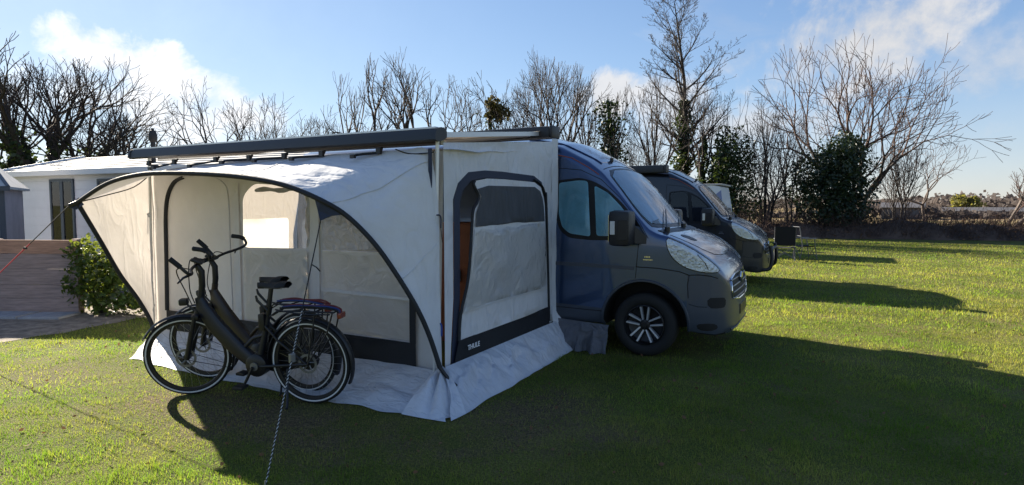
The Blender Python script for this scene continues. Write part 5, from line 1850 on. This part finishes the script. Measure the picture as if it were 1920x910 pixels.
# draught strip against the van, and storm skirts spread on the grass
o = MB(); o.grid(26, 4, lambda u, v: (0.165 + 0.03 * v + 0.012 * nz(u * 8, v, 2) + 0.22 * max(0, u - 0.86) / 0.14 * (0.4 + v), 1.98 + 0.10 * v, 2.36 - u * 2.30))
o.build('draught_strip', OC, tent, 70)


def skirt_front(u, v):
    x0 = -3.98 + u * 4.04
    x1 = -3.55 + u * 3.98
    top = Vector((x0, -0.012 - 0.02 * math.sin(u * 20), 0.20))
    bot = Vector((x1, -0.55 - 0.05 * math.sin(u * 3.1) + 0.03 * nz(u * 11, 0, 0), 0.008))
    p = top.lerp(bot, v)
    f = math.sin(math.pi * min(1, v * 1.05))
    p.z = 0.20 * (1 - v) ** 1.55 + 0.010 + 0.06 * f * abs(nz(u * 13, v * 2.2, 0)) * (0.4 + u) + 0.030 * abs(nz(u * 34 + v * 5, v * 6 - u * 9, 2)) * f
    p.y += 0.05 * nz(u * 17, v * 3, 5) * v
    return p


o = MB(); o.grid(150, 18, skirt_front); o.build('storm_skirt', MAT['tent_skirt'], tent, 80)


def skirt_side(u, v):
    y = -0.04 + u * 2.10
    x0 = 0.06 + 0.0585 * y
    z0 = 0.25 + 0.05 * u
    p = Vector((x0 + 0.03, y, z0)).lerp(Vector((0.455 - 0.02 * u + 0.03 * nz(u * 9, 1, 0), y - 0.50 * (1 - u) ** 4 + 0.02, 0.008)), v)
    f = math.sin(math.pi * min(1, v * 1.03))
    fold = abs(nz(u * 9 + v * 1.5, v * 1.3, 9)) + 0.6 * abs(nz(u * 21 - v * 2, v * 2, 4))
    p.z = z0 * (1 - v) ** 1.25 + 0.010 + 0.065 * f * fold + 0.03 * f * abs(nz(u * 30 + v * 4, v * 7 - u * 11, 6))
    p.x += 0.05 * f * nz(u * 12, v * 2.5, 2)
    return p


o = MB(); o.grid(110, 20, skirt_side); o.build('storm_skirt', MAT['tent_skirt'], tent, 80)
# the bunched corner between the two skirts
def corner(u, v):
    a = R(-90 + 100 * u)
    rr = 0.62 - 0.18 * u
    e = Vector((0.03 + 0.44 * u ** 0.6 * 1.0, -0.57 + 0.10 * u ** 3 + 0.32 * max(0, u - 0.55), 0.008))
    p = Vector((0.055, -0.05, 0.26)).lerp(e, v)
    f = math.sin(math.pi * v)
    p.z = 0.26 * (1 - v) ** 1.1 + 0.010 + 0.08 * f * abs(math.sin(u * 7 + 0.6)) + 0.03 * f * nz(u * 6, v * 3, 1)
    return p


o = MB(); o.grid(26, 14, corner); o.build('storm_skirt', MAT['tent_skirt'], tent, 80)

# loose cloth closing the gap under the van
us = thing('wheel_skirt', 'crumpled grey cloth skirt under the van door', 'cloth skirt', (0, 0, 0))
o = MB()
o.grid(40, 10, lambda u, v: (0.20 + 0.62 * u + 0.02 * nz(u * 7, v * 3, 1), 2.05 - 0.05 * u * 0 - 0.10 * v - 0.10 * v * nz(u * 6, v, 3) + 0.03 * math.sin(u * 22) * v, (0.33 - 0.03 * u) * (1 - v) ** 0.9 + 0.01 + 0.05 * math.sin(math.pi * v) * abs(nz(u * 9, v * 3, 2))))
o.build('cloth', MAT['under_skirt'], us, 80)

# wooden cupboard just inside, seen through the open door
cb = thing('wooden_cupboard', 'reddish brown wooden cupboard inside the half open tent door', 'cupboard', (-1.15, 1.62, 0))
o = MB(); o.rbox((0, 0, 0.02), (0.62, 0.38, 1.42), 0.008); o.build('carcass', MAT['wood_brown'], cb)
for x in (0.012, 0.317):
    o = MB(); o.rbox((x, -0.022, 0.07), (x + 0.29, -0.002, 1.40), 0.006); d = o.build('door', MAT['wood_brown'], cb)
    o = MB(); o.rbox((x + (0.25 if x < .1 else 0.02), -0.045, 0.75), (x + (0.268 if x < .1 else 0.038), -0.022, 0.88), 0.004); o.build('handle', MAT['steel'], d)

# ------------------------------------------------------------------ guy lines
gl = thing('striped_guy_line', 'black and white guy line running from the porch pole to the grass', 'guy line', (0.10, -1.90, 0))
T0, T1 = Vector((-0.632, -0.705, 1.51)), Vector((0.10, -1.90, 0.02))
org = Vector((0.10, -1.90, 0))
mid = T0.lerp(T1, 0.42)
o = MB(); o.tube([T0 - org, mid - org], 0.0045, 6); o.build('cord', MAT['strap_black'], gl)
for col_, ph in (('strap_black', 0), ('rope_white', math.pi)):
    P = []
    ax = (T1 - mid).normalized()
    e1 = ax.orthogonal().normalized(); e2 = ax.cross(e1)
    for k in range(353):
        t = k / 352
        a = ph + t * 2 * math.pi * 44
        P.append(mid.lerp(T1, t) + (e1 * math.cos(a) + e2 * math.sin(a)) * 0.0024 - org)
    o = MB(); o.tube(P, 0.0030, 5); o.build('twisted_strand', MAT[col_], gl, 60)
o = MB(); o.rbox((-0.012, -0.02, -0.03), (0.012, 0.02, 0.03), 0.005, Matrix.Translation(T0.lerp(T1, 0.60) - org)); o.build('tensioner', MAT['steel'], gl)
q = T0.lerp(T1, 0.22) - org
o = MB(); o.tube([q, q + Vector((0.05, 0.0, -0.02)), q + Vector((0.075, 0.01, -0.05))], 0.0045, 6); o.build('runner', MAT['strap_black'], gl)
o = MB(); o.tube([(0, 0, 0.05), (0.01, -0.02, -0.06)], 0.005, 6); o.build('peg', MAT['steel'], gl)
g2 = thing('red_guy_line', 'red guy line running left from the tip of the porch', 'guy line', (-6.4, -1.2, 0))
org = Vector((-6.4, -1.2, 0))
T0, T1 = Vector((-3.78, -0.935, 1.62)), Vector((-6.4, -1.2, 0.02))
o = MB(); o.tube([T0 - org, T0.lerp(T1, 0.25) - org], 0.005, 6); o.build('cord', MAT['strap_black'], g2)
o = MB(); o.tube([T0.lerp(T1, 0.25) - org, T1 - org], 0.006, 6); o.build('red_cord', MAT['rope_red'], g2)
q = T0.lerp(T1, 0.28) - org
o = MB(); o.rbox((-0.03, -0.008, -0.012), (0.03, 0.008, 0.012), 0.004, Matrix.Translation(q)); o.build('runner', MAT['strap_black'], g2)
o = MB(); o.tube([(0, 0, 0.05), (0.02, 0.0, -0.06)], 0.005, 6); o.build('peg', MAT['steel'], g2)

# ------------------------------------------------------------------ electric bicycles (x forward from the rear axle, y left, z up)
def bike_wheel(parent, name, x, disc, dark_hub):
    w = MB()
    mo = Matrix.Translation((x, 0, 0.35))
    tb = [(0.328 + 0.022 * math.cos(R(a)), 0.022 * math.sin(R(a))) for a in range(0, 360, 30)]
    w.lathe(tb + tb[:1], 56, mo)
    wh = w.build(name, MAT['rubber'], parent, 60)
    s = MB()
    for sg in (-1, 1):
        s.lathe([(0.318, sg * 0.0205), (0.328, sg * 0.0228), (0.324, sg * 0.0225)], 56, mo)
        s.v = s.v
    s2 = MB()
    for sg in (-1, 1):
        s2.lathe([(0.3165, sg * 0.0212), (0.3275, sg * 0.0232)], 56, mo)
    s2.build('reflective_stripe', MAT['reflex_white'], wh)
    r = MB(); r.lathe([(0.309, -0.014), (0.290, -0.010), (0.286, 0), (0.290, 0.010), (0.309, 0.014)], 56, mo); r.build('rim', MAT['bike_black'], wh, 50)
    h = MB(); hr = 0.055 if dark_hub else 0.028
    h.lathe([(0.0, -0.055), (0.012, -0.055), (0.014, -0.038), (hr, -0.035), (hr, 0.035), (0.014, 0.038), (0.012, 0.055), (0.0, 0.055)], 20, mo); h.build('hub', MAT['bike_black'], wh, 40)
    sp = MB()
    for k in range(28):
        a = 2 * math.pi * k / 28
        sd_ = 1 if k % 2 else -1
        b = a + (0.42 if (k // 2) % 2 else -0.42)
        sp.tube([(x + hr * 0.9 * math.cos(b), sd_ * 0.03, 0.35 + hr * 0.9 * math.sin(b)), (x + 0.288 * math.cos(a), 0, 0.35 + 0.288 * math.sin(a))], 0.0012, 3, False)
    spk = sp.build('spokes', MAT['spoke_steel'], wh)
    spk['kind'] = 'stuff'
    if disc:
        d = MB()
        d.lathe([(0.082, 0.046), (0.082, 0.049), (0.062, 0.049), (0.062, 0.046), (0.082, 0.046)], 32, mo)
        for k in range(5):
            a = 2 * math.pi * k / 5
            d.tube([(x + 0.02 * math.cos(a), 0.0475, 0.35 + 0.02 * math.sin(a)), (x + 0.066 * math.cos(a + 0.4), 0.0475, 0.35 + 0.066 * math.sin(a + 0.4))], 0.005, 4)
        d.build('brake_disc', MAT['steel'], wh)
    return wh


def guard(x, r, a0, a1, n=22):
    m = MB()
    pr2 = [(r - 0.012, -0.030), (r, -0.022), (r + 0.003, 0), (r, 0.022), (r - 0.012, 0.030)]
    m.lathe(pr2, n, Matrix.Translation((x, 0, 0.35)), R(a0), R(a1))
    return m


def make_bike(name, label, front, rear, lean, paint, hook, steer, bars_z, colour_bungee):
    f, r_ = Vector(front), Vector(rear)
    head = f - r_
    ang = math.atan2(head.y, head.x)
    wb = 1.13
    b = thing(name, label, 'bicycle', (r_.x, r_.y, 0.0), 0, 'parked electric bicycles')
    b.rotation_euler = (R(-lean), 0, ang)
    P = MAT[paint]
    K = MAT['bike_black']
    fwl = bike_wheel(b, 'front_wheel', wb, True, False)
    bike_wheel(b, 'rear_wheel', 0.0, True, True)
    # frame: deep battery tube, seat tube, stays
    fr = MB()
    def deep(pts, hs, ws):
        """box-section beam along pts in the x-z plane"""
        n = 10
        pts = [Vector((p[0], 0, p[1])) for p in pts]
        rows = []
        for i, p in enumerate(pts):
            t = (pts[min(i + 1, len(pts) - 1)] - pts[max(i - 1, 0)]).normalized()
            nr_ = Vector((-t.z, 0, t.x))
            row = []
            for k in range(n):
                a = 2 * math.pi * k / n + math.pi / n
                c, s_ = math.cos(a), math.sin(a)
                c = math.copysign(abs(c) ** 0.6, c); s_ = math.copysign(abs(s_) ** 0.6, s_)
                row.append(p + nr_ * c * hs[i] + Vector((0, 1, 0)) * s_ * ws[i])
            rows += row
        fc = []
        for i in range(len(pts) - 1):
            for k in range(n):
                k2 = (k + 1) % n
                fc.append((i * n + k, i * n + k2, (i + 1) * n + k2, (i + 1) * n + k))
        fc += [tuple(range(n)), tuple((len(pts) - 1) * n + k for k in range(n))]
        return rows, fc
    fr.add(*deep([(0.985, 0.86), (0.95, 0.77), (0.86, 0.635), (0.72, 0.49), (0.60, 0.385), (0.52, 0.33)], [0.035, 0.06, 0.072, 0.072, 0.065, 0.06], [0.024, 0.032, 0.036, 0.036, 0.036, 0.04]))
    fr.tube([(0.955, 0, 0.91), (0.995, 0, 0.74)], 0.027, 10)
    fr.tube([(0.465, 0, 0.33), (0.40, 0, 0.55), (0.355, 0, 0.72)], [0.03, 0.024, 0.02], 10)
    fr.tube([(0.62, 0, 0.42), (0.50, 0, 0.53), (0.395, 0, 0.56)], [0.02, 0.018, 0.018], 8)
    frame = fr.build('frame', P, b, 50)
    for sg in (-1, 1):
        o = MB()
        o.tube([(0.45, sg * 0.045, 0.30), (0.25, sg * 0.062, 0.325), (0.0, sg * 0.066, 0.35)], [0.014, 0.012, 0.012], 8)
        o.tube([(0.375, sg * 0.02, 0.64), (0.25, sg * 0.05, 0.53), (0.0, sg * 0.066, 0.35)], [0.011, 0.010, 0.010], 8)
        o.build('chain_stay', K, frame, 50)
    # motor and chain case, cranks, pedals
    o = MB(); o.lathe([(0.0, -0.055), (0.07, -0.055), (0.095, -0.04), (0.095, 0.04), (0.07, 0.055), (0.0, 0.055)], 24, Matrix.Translation((0.475, 0, 0.305))); mo_ = o.build('motor', K, b, 40)
    o = MB(); o.prism(fillet([(0.56, 0.27), (0.55, 0.38), (0.40, 0.40), (0.0, 0.395), (-0.05, 0.35), (0.0, 0.305), (0.36, 0.22)], 0.05), -0.075, -0.058); o.build('chain_guard', K, b)
    o = MB(); o.lathe([(0.0, 0.06), (0.035, 0.06), (0.035, 0.07), (0.0, 0.07)], 18, Matrix.Translation((0.475, 0, 0.305))); o.build('motor_badge', MAT['steel'], mo_, 40)
    for sg, a in ((1, R(-62)), (-1, R(118))):
        c = Vector((0.475, sg * 0.085, 0.305))
        e = c + Vector((math.cos(a) * 0.165, sg * 0.012, math.sin(a) * 0.165))
        o = MB(); o.tube([c, e], [0.014, 0.011], 6); cr = o.build('crank', K, b, 40)
        o = MB(); o.rbox((e.x - 0.045, e.y + sg * 0.05 - 0.045, e.z - 0.012), (e.x + 0.045, e.y + sg * 0.05 + 0.045, e.z + 0.012), 0.006); o.build('pedal', MAT['black_plastic'], cr)
        o = MB(); o.box((e.x - 0.03, e.y + sg * 0.05 - 0.03, e.z + 0.0125), (e.x + 0.03, e.y + sg * 0.05 + 0.03, e.z + 0.0145)); o.build('pedal_grip', MAT['rim_dark'], cr)
    # suspension fork
    fk = MB()
    fk.tube([(0.998, 0, 0.745), (1.012, 0, 0.70)], 0.030, 10)
    fk.rbox((0.985, -0.075, 0.685), (1.045, 0.075, 0.72), 0.012)
    for sg in (-1, 1):
        fk.tube([(1.015, sg * 0.062, 0.71), (1.055, sg * 0.062, 0.57)], 0.017, 8)
        fk.tube([(1.05, sg * 0.062, 0.59), (1.12, sg * 0.062, 0.345)], [0.024, 0.020], 8)
    fork = fk.build('fork', K, b, 50)
    o = MB(); o.tube([(1.075, 0.062, 0.50), (1.09, 0.066, 0.44)], 0.02, 8); o.build('brake_caliper', MAT['rim_dark'], fork, 40)
    guard(wb, 0.372, 28, 205).build('front_mudguard', K, b, 60)
    o = MB()
    for sg in (-1, 1):
        o.tube([(wb - 0.34, sg * 0.028, 0.22), (wb, sg * 0.07, 0.345)], 0.003, 4)
    o.build('mudguard_stay', K, b)
    guard(0.0, 0.378, -28, 178).build('rear_mudguard', K, b, 60) if False else guard(0.0, 0.378, 2, 205).build('rear_mudguard', K, b, 60)
    # stem, handlebar
    ax = Vector((-0.225, 0, 0.97)).normalized()
    top = Vector((0.955, 0, 0.91))
    cl = Vector((0.965, 0, bars_z))
    o = MB(); o.tube([top, top + ax * 0.05, Vector((0.935, 0, bars_z - 0.06)), cl], [0.024, 0.026, 0.026, 0.022], 10); o.build('stem', K, b, 50)
    rot = Matrix.Translation(cl)
    bar = MB()
    for sg in (-1, 1):
        pts = [rot @ Vector((p[0], sg * p[1], p[2])) for p in hook]
        bar.tube(spline(pts, 4), 0.0125, 8)
    hb_ = bar.build('handlebar', K, b, 60)
    for sg in (-1, 1):
        gp_ = [rot @ Vector((p[0], sg * p[1], p[2])) for p in hook[-3:]]
        o = MB(); o.tube(spline(gp_, 5)[4:], 0.020, 8); o.build('grip', MAT['rubber'], hb_, 60)
        q = rot @ Vector((hook[2][0], sg * hook[2][1], hook[2][2]))
        t = rot @ Vector((hook[2][0] + 0.09, sg * (hook[2][1] + 0.06), hook[2][2] - 0.055))
        o = MB(); o.tube([q, q.lerp(t, 0.4) + Vector((0.02, 0, 0)), t], [0.013, 0.009, 0.007], 6); o.build('brake_lever', K, hb_, 50)
        m_ = rot @ Vector((hook[1][0], sg * hook[1][1], hook[1][2]))
        o = MB(); o.tube(spline([m_, m_ + Vector((0.11, 0, 0.0)), Vector((1.06, sg * 0.05, 0.93)), Vector((1.03, sg * 0.03, 0.80))], 6), 0.0045, 5); o.build('cable', MAT['strap_black'], hb_, 60)
    o = MB(); o.rbox((-0.045, -0.045, 0.02), (0.045, 0.045, 0.045), 0.01, rot @ Matrix.Rotation(R(-25), 4, 'Y')); o.build('display', MAT['black_plastic'], hb_)
    # head light on the fork crown
    o = MB(); o.rbox((1.07, -0.032, 0.80), (1.135, 0.032, 0.855), 0.014).tube([(1.02, 0, 0.73), (1.06, 0, 0.78), (1.085, 0, 0.81)], 0.008, 6); h_ = o.build('headlight', MAT['black_plastic'], b, 50)
    o = MB(); o.rbox((1.134, -0.024, 0.808), (1.140, 0.024, 0.848), 0.003); o.build('lens', MAT['lamp_reflector'], h_)
    # saddle and post
    o = MB(); o.tube([(0.36, 0, 0.70), (0.305, 0, 0.955)], 0.0155, 8).tube([(0.352, 0, 0.735), (0.335, 0, 0.80)], 0.023, 10); o.build('seat_post', K, b, 50)
    sd2 = MB()
    rows = [(-0.13 + 0.27, 0.0)]
    def sad(u, v):
        x = 0.155 + 0.275 * u
        w = float(np.interp(u, [0, 0.08, 0.25, 0.55, 0.8, 0.95, 1], [0.055, 0.085, 0.092, 0.045, 0.026, 0.020, 0.008]))
        a = math.pi * v
        return (x, w * math.cos(a), 0.985 + 0.02 * u * 0 + (0.022 if u < 0.3 else 0.012) * (1 - u * 0.3) + 0.034 * math.sin(a) - 0.03)
    sd2.grid(16, 10, sad)
    sd2.grid(16, 2, lambda u, v: (sad(u, 0)[0], sad(u, 0)[1] * (1 - 2 * v), sad(u, 0)[2] - 0.018 * math.sin(math.pi * v)))
    sdl = sd2.build('saddle', MAT['rubber'], b, 50)
    o = MB(); o.tube([(0.20, 0.02, 0.955), (0.36, 0.02, 0.955)], 0.0035, 5).tube([(0.20, -0.02, 0.955), (0.36, -0.02, 0.955)], 0.0035, 5); o.build('saddle_rail', MAT['steel'], sdl)
    o = MB(); o.tube([(0.345, 0.02, 0.77), (0.41, 0.05, 0.86), (0.415, 0.055, 0.90)], [0.010, 0.012, 0.008], 6).rbox((0.375, -0.035, 0.60), (0.43, 0.035, 0.74), 0.012); o.build('frame_lock', K, b, 50)
    # carrier with bungee cords and tail light
    ck = MB()
    for sg in (-1, 1):
        ck.tube([(0.24, sg * 0.055, 0.775), (0.10, sg * 0.062, 0.785), (-0.26, sg * 0.062, 0.785)], 0.0075, 7)
        ck.tube([(-0.02, sg * 0.085, 0.355), (-0.06, sg * 0.075, 0.56), (-0.10, sg * 0.062, 0.78)], 0.0065, 6)
        ck.tube([(-0.02, sg * 0.085, 0.36), (-0.20, sg * 0.075, 0.62), (-0.25, sg * 0.062, 0.785)], 0.0065, 6)
        ck.tube([(0.24, sg * 0.055, 0.775), (0.33, sg * 0.02, 0.72)], 0.0065, 6)
        ck.tube([(-0.02, sg * 0.085, 0.355), (0.0, sg * 0.07, 0.35)], 0.007, 6)
    for x in (0.22, 0.06, -0.10, -0.26):
        ck.tube([(x, -0.062, 0.785), (x, 0.062, 0.785)], 0.0065, 6)
    ck.tube(spline([(0.18, 0.075, 0.785), (0.22, 0.09, 0.80), (0.0, 0.10, 0.775), (-0.24, 0.085, 0.775)], 5), 0.006, 6)
    car = ck.build('carrier', K, b, 50)
    for k, (cn_, yy) in enumerate(zip(colour_bungee, (-0.03, 0.0, 0.035))):
        o = MB(); o.tube(spline([(0.22, yy, 0.80), (0.10, yy * 1.4, 0.815), (-0.05, yy * 0.6, 0.815), (-0.18, yy * 1.5, 0.815), (-0.27, yy, 0.795), (-0.28, yy, 0.76)], 5), 0.0075, 6); o.build('bungee_cord', MAT[cn_], car, 60)
    o = MB(); o.rbox((-0.31, -0.045, 0.73), (-0.275, 0.045, 0.775), 0.01); o.build('tail_light', MAT['tail_red'], b)
    # kick stand on the left, reaching the ground in the leaned attitude
    gy = 0.19
    o = MB(); o.tube([(0.18, 0.05, 0.30), (0.13, gy - 0.02, 0.03), (0.125, gy, gy * math.tan(R(lean)) + 0.004)], [0.011, 0.009, 0.010], 7); o.build('kick_stand', K, b, 50)
    # turn the front assembly about the steering axis
    piv = Vector((0.975, 0, 0.82))
    ST = Matrix.Translation(piv) @ Matrix.Rotation(R(steer), 4, Vector((-0.225, 0, 0.97)).normalized()) @ Matrix.Translation(-piv)
    for ch in b.children:
        if ch.name.split('.')[0] in ('front_wheel', 'fork', 'front_mudguard', 'mudguard_stay', 'stem', 'handlebar', 'headlight'):
            ch.matrix_basis = ST
    return b


HOOK1 = [(0.0, 0.0, 0.0), (-0.01, 0.16, 0.0), (-0.045, 0.27, -0.01), (-0.03, 0.315, 0.01), (0.02, 0.325, 0.075), (0.075, 0.33, 0.135)]
HOOK2 = [(0.0, 0.0, 0.0), (-0.05, 0.14, 0.03), (-0.14, 0.25, 0.055), (-0.185, 0.29, 0.09), (-0.15, 0.30, 0.145), (-0.05, 0.30, 0.165)]
make_bike('electric_bicycle', 'black navy electric bicycle nearest the camera on its kick stand', (-1.853, -0.98, 0), (-0.79, -0.672, 0), 4.5, 'bike_navy', HOOK1, 22, 1.14, ['bungee_red', 'bungee_blue', 'strap_black'])
make_bike('electric_bicycle', 'dark brown electric bicycle standing behind against the tent', (-2.20, -0.60, 0), (-1.07, -0.475, 0), 4.0, 'bike_brown', HOOK2, 16, 1.13, ['bungee_red', 'bungee_red', 'bungee_blue'])


# ------------------------------------------------------------------ folding camp chairs beside the second van
def camp_chair(label, loc, rotz, fabric_back):
    c = thing('camp_chair', label, 'chair', loc, rotz, 'folding camp chairs')
    fm = MAT['chair_frame']
    for sg in (-1, 1):
        y = sg * 0.27
        o = MB(); o.tube([(0.26, y, 0.0), (0.20, y, 0.40), (0.17, y, 0.62)], 0.014, 7); o.build('leg', fm, c, 50)
        o = MB(); o.tube([(-0.24, y, 0.0), (-0.17, y, 0.40), (-0.27, y, 0.98)], 0.014, 7); o.build('leg', fm, c, 50)
        o = MB(); o.rbox((-0.20, y - 0.025, 0.615), (0.24, y + 0.025, 0.645), 0.008); o.build('armrest', fm if not fabric_back else MAT['alu_light'], c)
    for sg in (-1, 1):
        o = MB(); o.tube([(0.25, sg * 0.27, 0.05), (0.21, -sg * 0.27, 0.40)], 0.009, 6); o.build('cross_brace', fm, c)
        o = MB(); o.tube([(-0.23, sg * 0.27, 0.05), (-0.18, -sg * 0.27, 0.40)], 0.009, 6); o.build('cross_brace', fm, c)
    o = MB(); o.grid(6, 6, lambda u, v: (-0.18 + 0.40 * u, -0.265 + 0.53 * v, 0.41 - 0.035 * math.sin(math.pi * v))); o.grid(6, 6, lambda u, v: (-0.18 + 0.40 * u, -0.265 + 0.53 * v, 0.395 - 0.035 * math.sin(math.pi * v))); o.build('seat', MAT['chair_fabric'], c, 60)
    if fabric_back:
        o = MB(); o.grid(6, 6, lambda u, v: (-0.185 - 0.10 * u - 0.02 * math.sin(math.pi * v), -0.275 + 0.55 * v, 0.44 + 0.55 * u)); o.grid(6, 6, lambda u, v: (-0.20 - 0.10 * u - 0.02 * math.sin(math.pi * v), -0.275 + 0.55 * v, 0.44 + 0.55 * u)); o.build('backrest', MAT['chair_fabric'], c, 60)
    else:
        o = MB(); o.tube([(-0.225, -0.27, 0.70), (-0.225, 0.27, 0.70)], 0.01, 6).tube([(-0.265, -0.27, 0.97), (-0.265, 0.27, 0.97)], 0.01, 6); o.build('back_rail', fm, c)
    return c


camp_chair('black fabric camp chair facing away beside the dark van', (1.82, 15.15, 0), R(95), True)
camp_chair('pale framed camp chair right of the black one', (2.32, 15.95, 0), R(25), False)

# ------------------------------------------------------------------ grass blades on the lawn
def grass():
    nr = np.random.default_rng(5)
    camx, camy = cam.location.x, cam.location.y
    fa = R(90 + 27.6)
    half = R(47)
    bands = [(2.9, 4.6, 9000, 0.0030, 0.026), (4.6, 6.5, 5200, 0.0040, 0.026), (6.5, 9.5, 2600, 0.0055, 0.027), (9.5, 14, 1100, 0.009, 0.035), (14, 21, 420, 0.014, 0.038), (21, 31, 150, 0.022, 0.042)]
    P, Wd, Ht = [], [], []
    for (d0, d1, dens, w, h) in bands:
        area = half * (d1 * d1 - d0 * d0)
        n = int(area * dens)
        rr = np.sqrt(nr.uniform(d0 * d0, d1 * d1, n))
        th = fa + nr.uniform(-half, half, n)
        P.append(np.stack([camx + rr * np.cos(th), camy + rr * np.sin(th)], 1))
        Wd.append(np.full(n, w)); Ht.append(np.full(n, h))
    p = np.concatenate(P); wd = np.concatenate(Wd); ht = np.concatenate(Ht)
    # cheap smooth value noise on a lattice
    def vn(xy, s, seed):
        g_ = np.random.default_rng(seed).random((256, 256))
        q = xy * s + 97.3
        i = np.floor(q).astype(int); f = q - i
        f = f * f * (3 - 2 * f)
        a = g_[i[:, 0] % 256, i[:, 1] % 256]; b = g_[(i[:, 0] + 1) % 256, i[:, 1] % 256]
        c = g_[i[:, 0] % 256, (i[:, 1] + 1) % 256]; d = g_[(i[:, 0] + 1) % 256, (i[:, 1] + 1) % 256]
        return (a * (1 - f[:, 0]) + b * f[:, 0]) * (1 - f[:, 1]) + (c * (1 - f[:, 0]) + d * f[:, 0]) * f[:, 1]
    big = 0.6 * vn(p, 0.8, 1) + 0.4 * vn(p, 2.3, 2)
    mid = 0.5 * vn(p, 5.0, 3) + 0.5 * vn(p, 12.0, 4)
    keep = np.ones(len(p), bool)
    x, y = p[:, 0], p[:, 1]
    keep &= ~((x > -3.9 + 0.45 * np.clip(-y / 0.55, 0, 1)) & (x < 0.40) & (y > -0.52) & (y < 2.1))       # tent floor
    keep &= ~((np.abs(x - 1.2) < 0.16) & (np.abs(y - 2.18) < 0.14))
    keep &= ~((y > 2.2) & (y < 3.95) & (x > -3.5) & (x < 1.9) & (nr.random(len(p)) < 0.75))
    le = np.interp(y, np.linspace(-6, 8, 200), [lawn_edge(a) for a in np.linspace(-6, 8, 200)])
    keep &= x > le + 0.10 * (nr.random(len(p)) - 0.6)
    hd = -0.215 * x + 0.976 * y
    keep &= hd < 27.6
    # worn ground: around the tent mouth and along its front
    worn = np.exp(-(((x + 1.0) / 2.2) ** 2 + ((y + 1.0) / 0.75) ** 2)) * 0.75 + np.exp(-(((x - 0.9) / 0.7) ** 2 + ((y + 0.1) / 1.0) ** 2)) * 0.7
    worn = worn * np.clip(2.2 * mid - 0.1, 0.2, 1.3)
    worn += np.exp(-(((x + 3.6) / 0.9) ** 2 + ((y + 1.3) / 0.8) ** 2)) * 0.45
    dens = np.clip(1.15 - 1.25 * np.clip(worn + 0.9 * (big - 0.62), 0, 1) - 0.9 * np.clip(mid - 0.62, 0, 1), 0.06, 1)
    keep &= nr.random(len(p)) < dens
    p, wd, ht, big, mid, worn = p[keep], wd[keep], ht[keep], big[keep], mid[keep], worn[keep]
    n = len(p)
    h = ht * nr.uniform(0.45, 1.35, n) * (0.35 + 2.2 * mid ** 2) * (1 - 0.45 * np.clip(worn, 0, 1))
    az = nr.uniform(0, 2 * np.pi, n)
    lean = np.abs(nr.normal(0, 0.55, n)) * h
    dirx, diry = np.cos(az), np.sin(az)
    wz = nr.uniform(0, 2 * np.pi, n)
    sx, sy = np.cos(wz) * wd * 0.5, np.sin(wz) * wd * 0.5
    V = np.zeros((n, 3, 3))
    V[:, 0] = np.stack([p[:, 0] - sx, p[:, 1] - sy, np.full(n, -0.002)], 1)
    V[:, 1] = np.stack([p[:, 0] + sx, p[:, 1] + sy, np.full(n, -0.002)], 1)
    V[:, 2] = np.stack([p[:, 0] + dirx * lean, p[:, 1] + diry * lean, h], 1)
    dry = np.clip(0.13 + 1.0 * (big - 0.45) + 0.016 * np.clip(p[:, 1] + p[:, 0] * 0.6, 0, 14) + 0.6 * np.clip(worn, 0, 1) + nr.normal(0, 0.22, n), 0, 1)[:, None]
    green = np.array([[0.088, 0.148, 0.020]]); straw = np.array([[0.28, 0.23, 0.085]])
    col = green * (1 - dry) + straw * dry
    col *= nr.uniform(0.7, 1.3, (n, 1)) * (0.72 + 0.56 * vn(p, 1.6, 9))[:, None]
    C4 = np.ones((n, 3, 4)); C4[:, :, :3] = col[:, None, :]
    F = np.arange(n * 3).reshape(n, 3)
    m = bpy.data.materials.new('grass_blade')
    m.use_nodes = True
    t = m.node_tree
    N = t.nodes
    pb = N['Principled BSDF']
    pb.inputs['Roughness'].default_value = 0.55
    pb.inputs['Specular IOR Level'].default_value = 0.3
    at = N.new('ShaderNodeAttribute'); at.attribute_name = 'tint'
    t.links.new(at.outputs['Color'], pb.inputs['Base Color'])
    tr = N.new('ShaderNodeBsdfTranslucent')
    sc = N.new('ShaderNodeVectorMath'); sc.operation = 'MULTIPLY'; sc.inputs[1].default_value = (1.95, 2.2, 0.85)
    t.links.new(at.outputs['Color'], sc.inputs[0])
    t.links.new(sc.outputs[0], tr.inputs['Color'])
    mxs = N.new('ShaderNodeMixShader'); mxs.inputs[0].default_value = 0.5
    t.links.new(pb.outputs[0], mxs.inputs[1]); t.links.new(tr.outputs[0], mxs.inputs[2])
    t.links.new(mxs.outputs[0], N['Material Output'].inputs['Surface'])
    o = np_mesh('grass', V.reshape(-1, 3), F, m, None, False, C4.reshape(-1, 4))
    tag(o, 'short green and straw coloured grass blades of the lawn', 'grass', kind='stuff')
    print('GRASS', n)


grass()
# a scatter of dead leaves and bits blown on to the lawn
nr3 = np.random.default_rng(8)
lp = []
for _ in range(900):
    d_ = nr3.uniform(3.2, 13); t_ = R(117.6) + nr3.uniform(-R(44), R(44))
    x_, y_ = cam.location.x + d_ * math.cos(t_), cam.location.y + d_ * math.sin(t_)
    if (-4.0 < x_ < 0.5 and -0.65 < y_ < 2.2) or x_ < lawn_edge(y_):
        continue
    lp.append((x_, y_, 0.016 + 0.01 * nr3.random()))
lo_ = leaf_quads('leaf_litter', np.array(lp), 0.034, nr3, MAT['dead_leaf'], None)
tag(lo_, 'small brown dead leaves scattered over the lawn', 'leaves', kind='stuff')
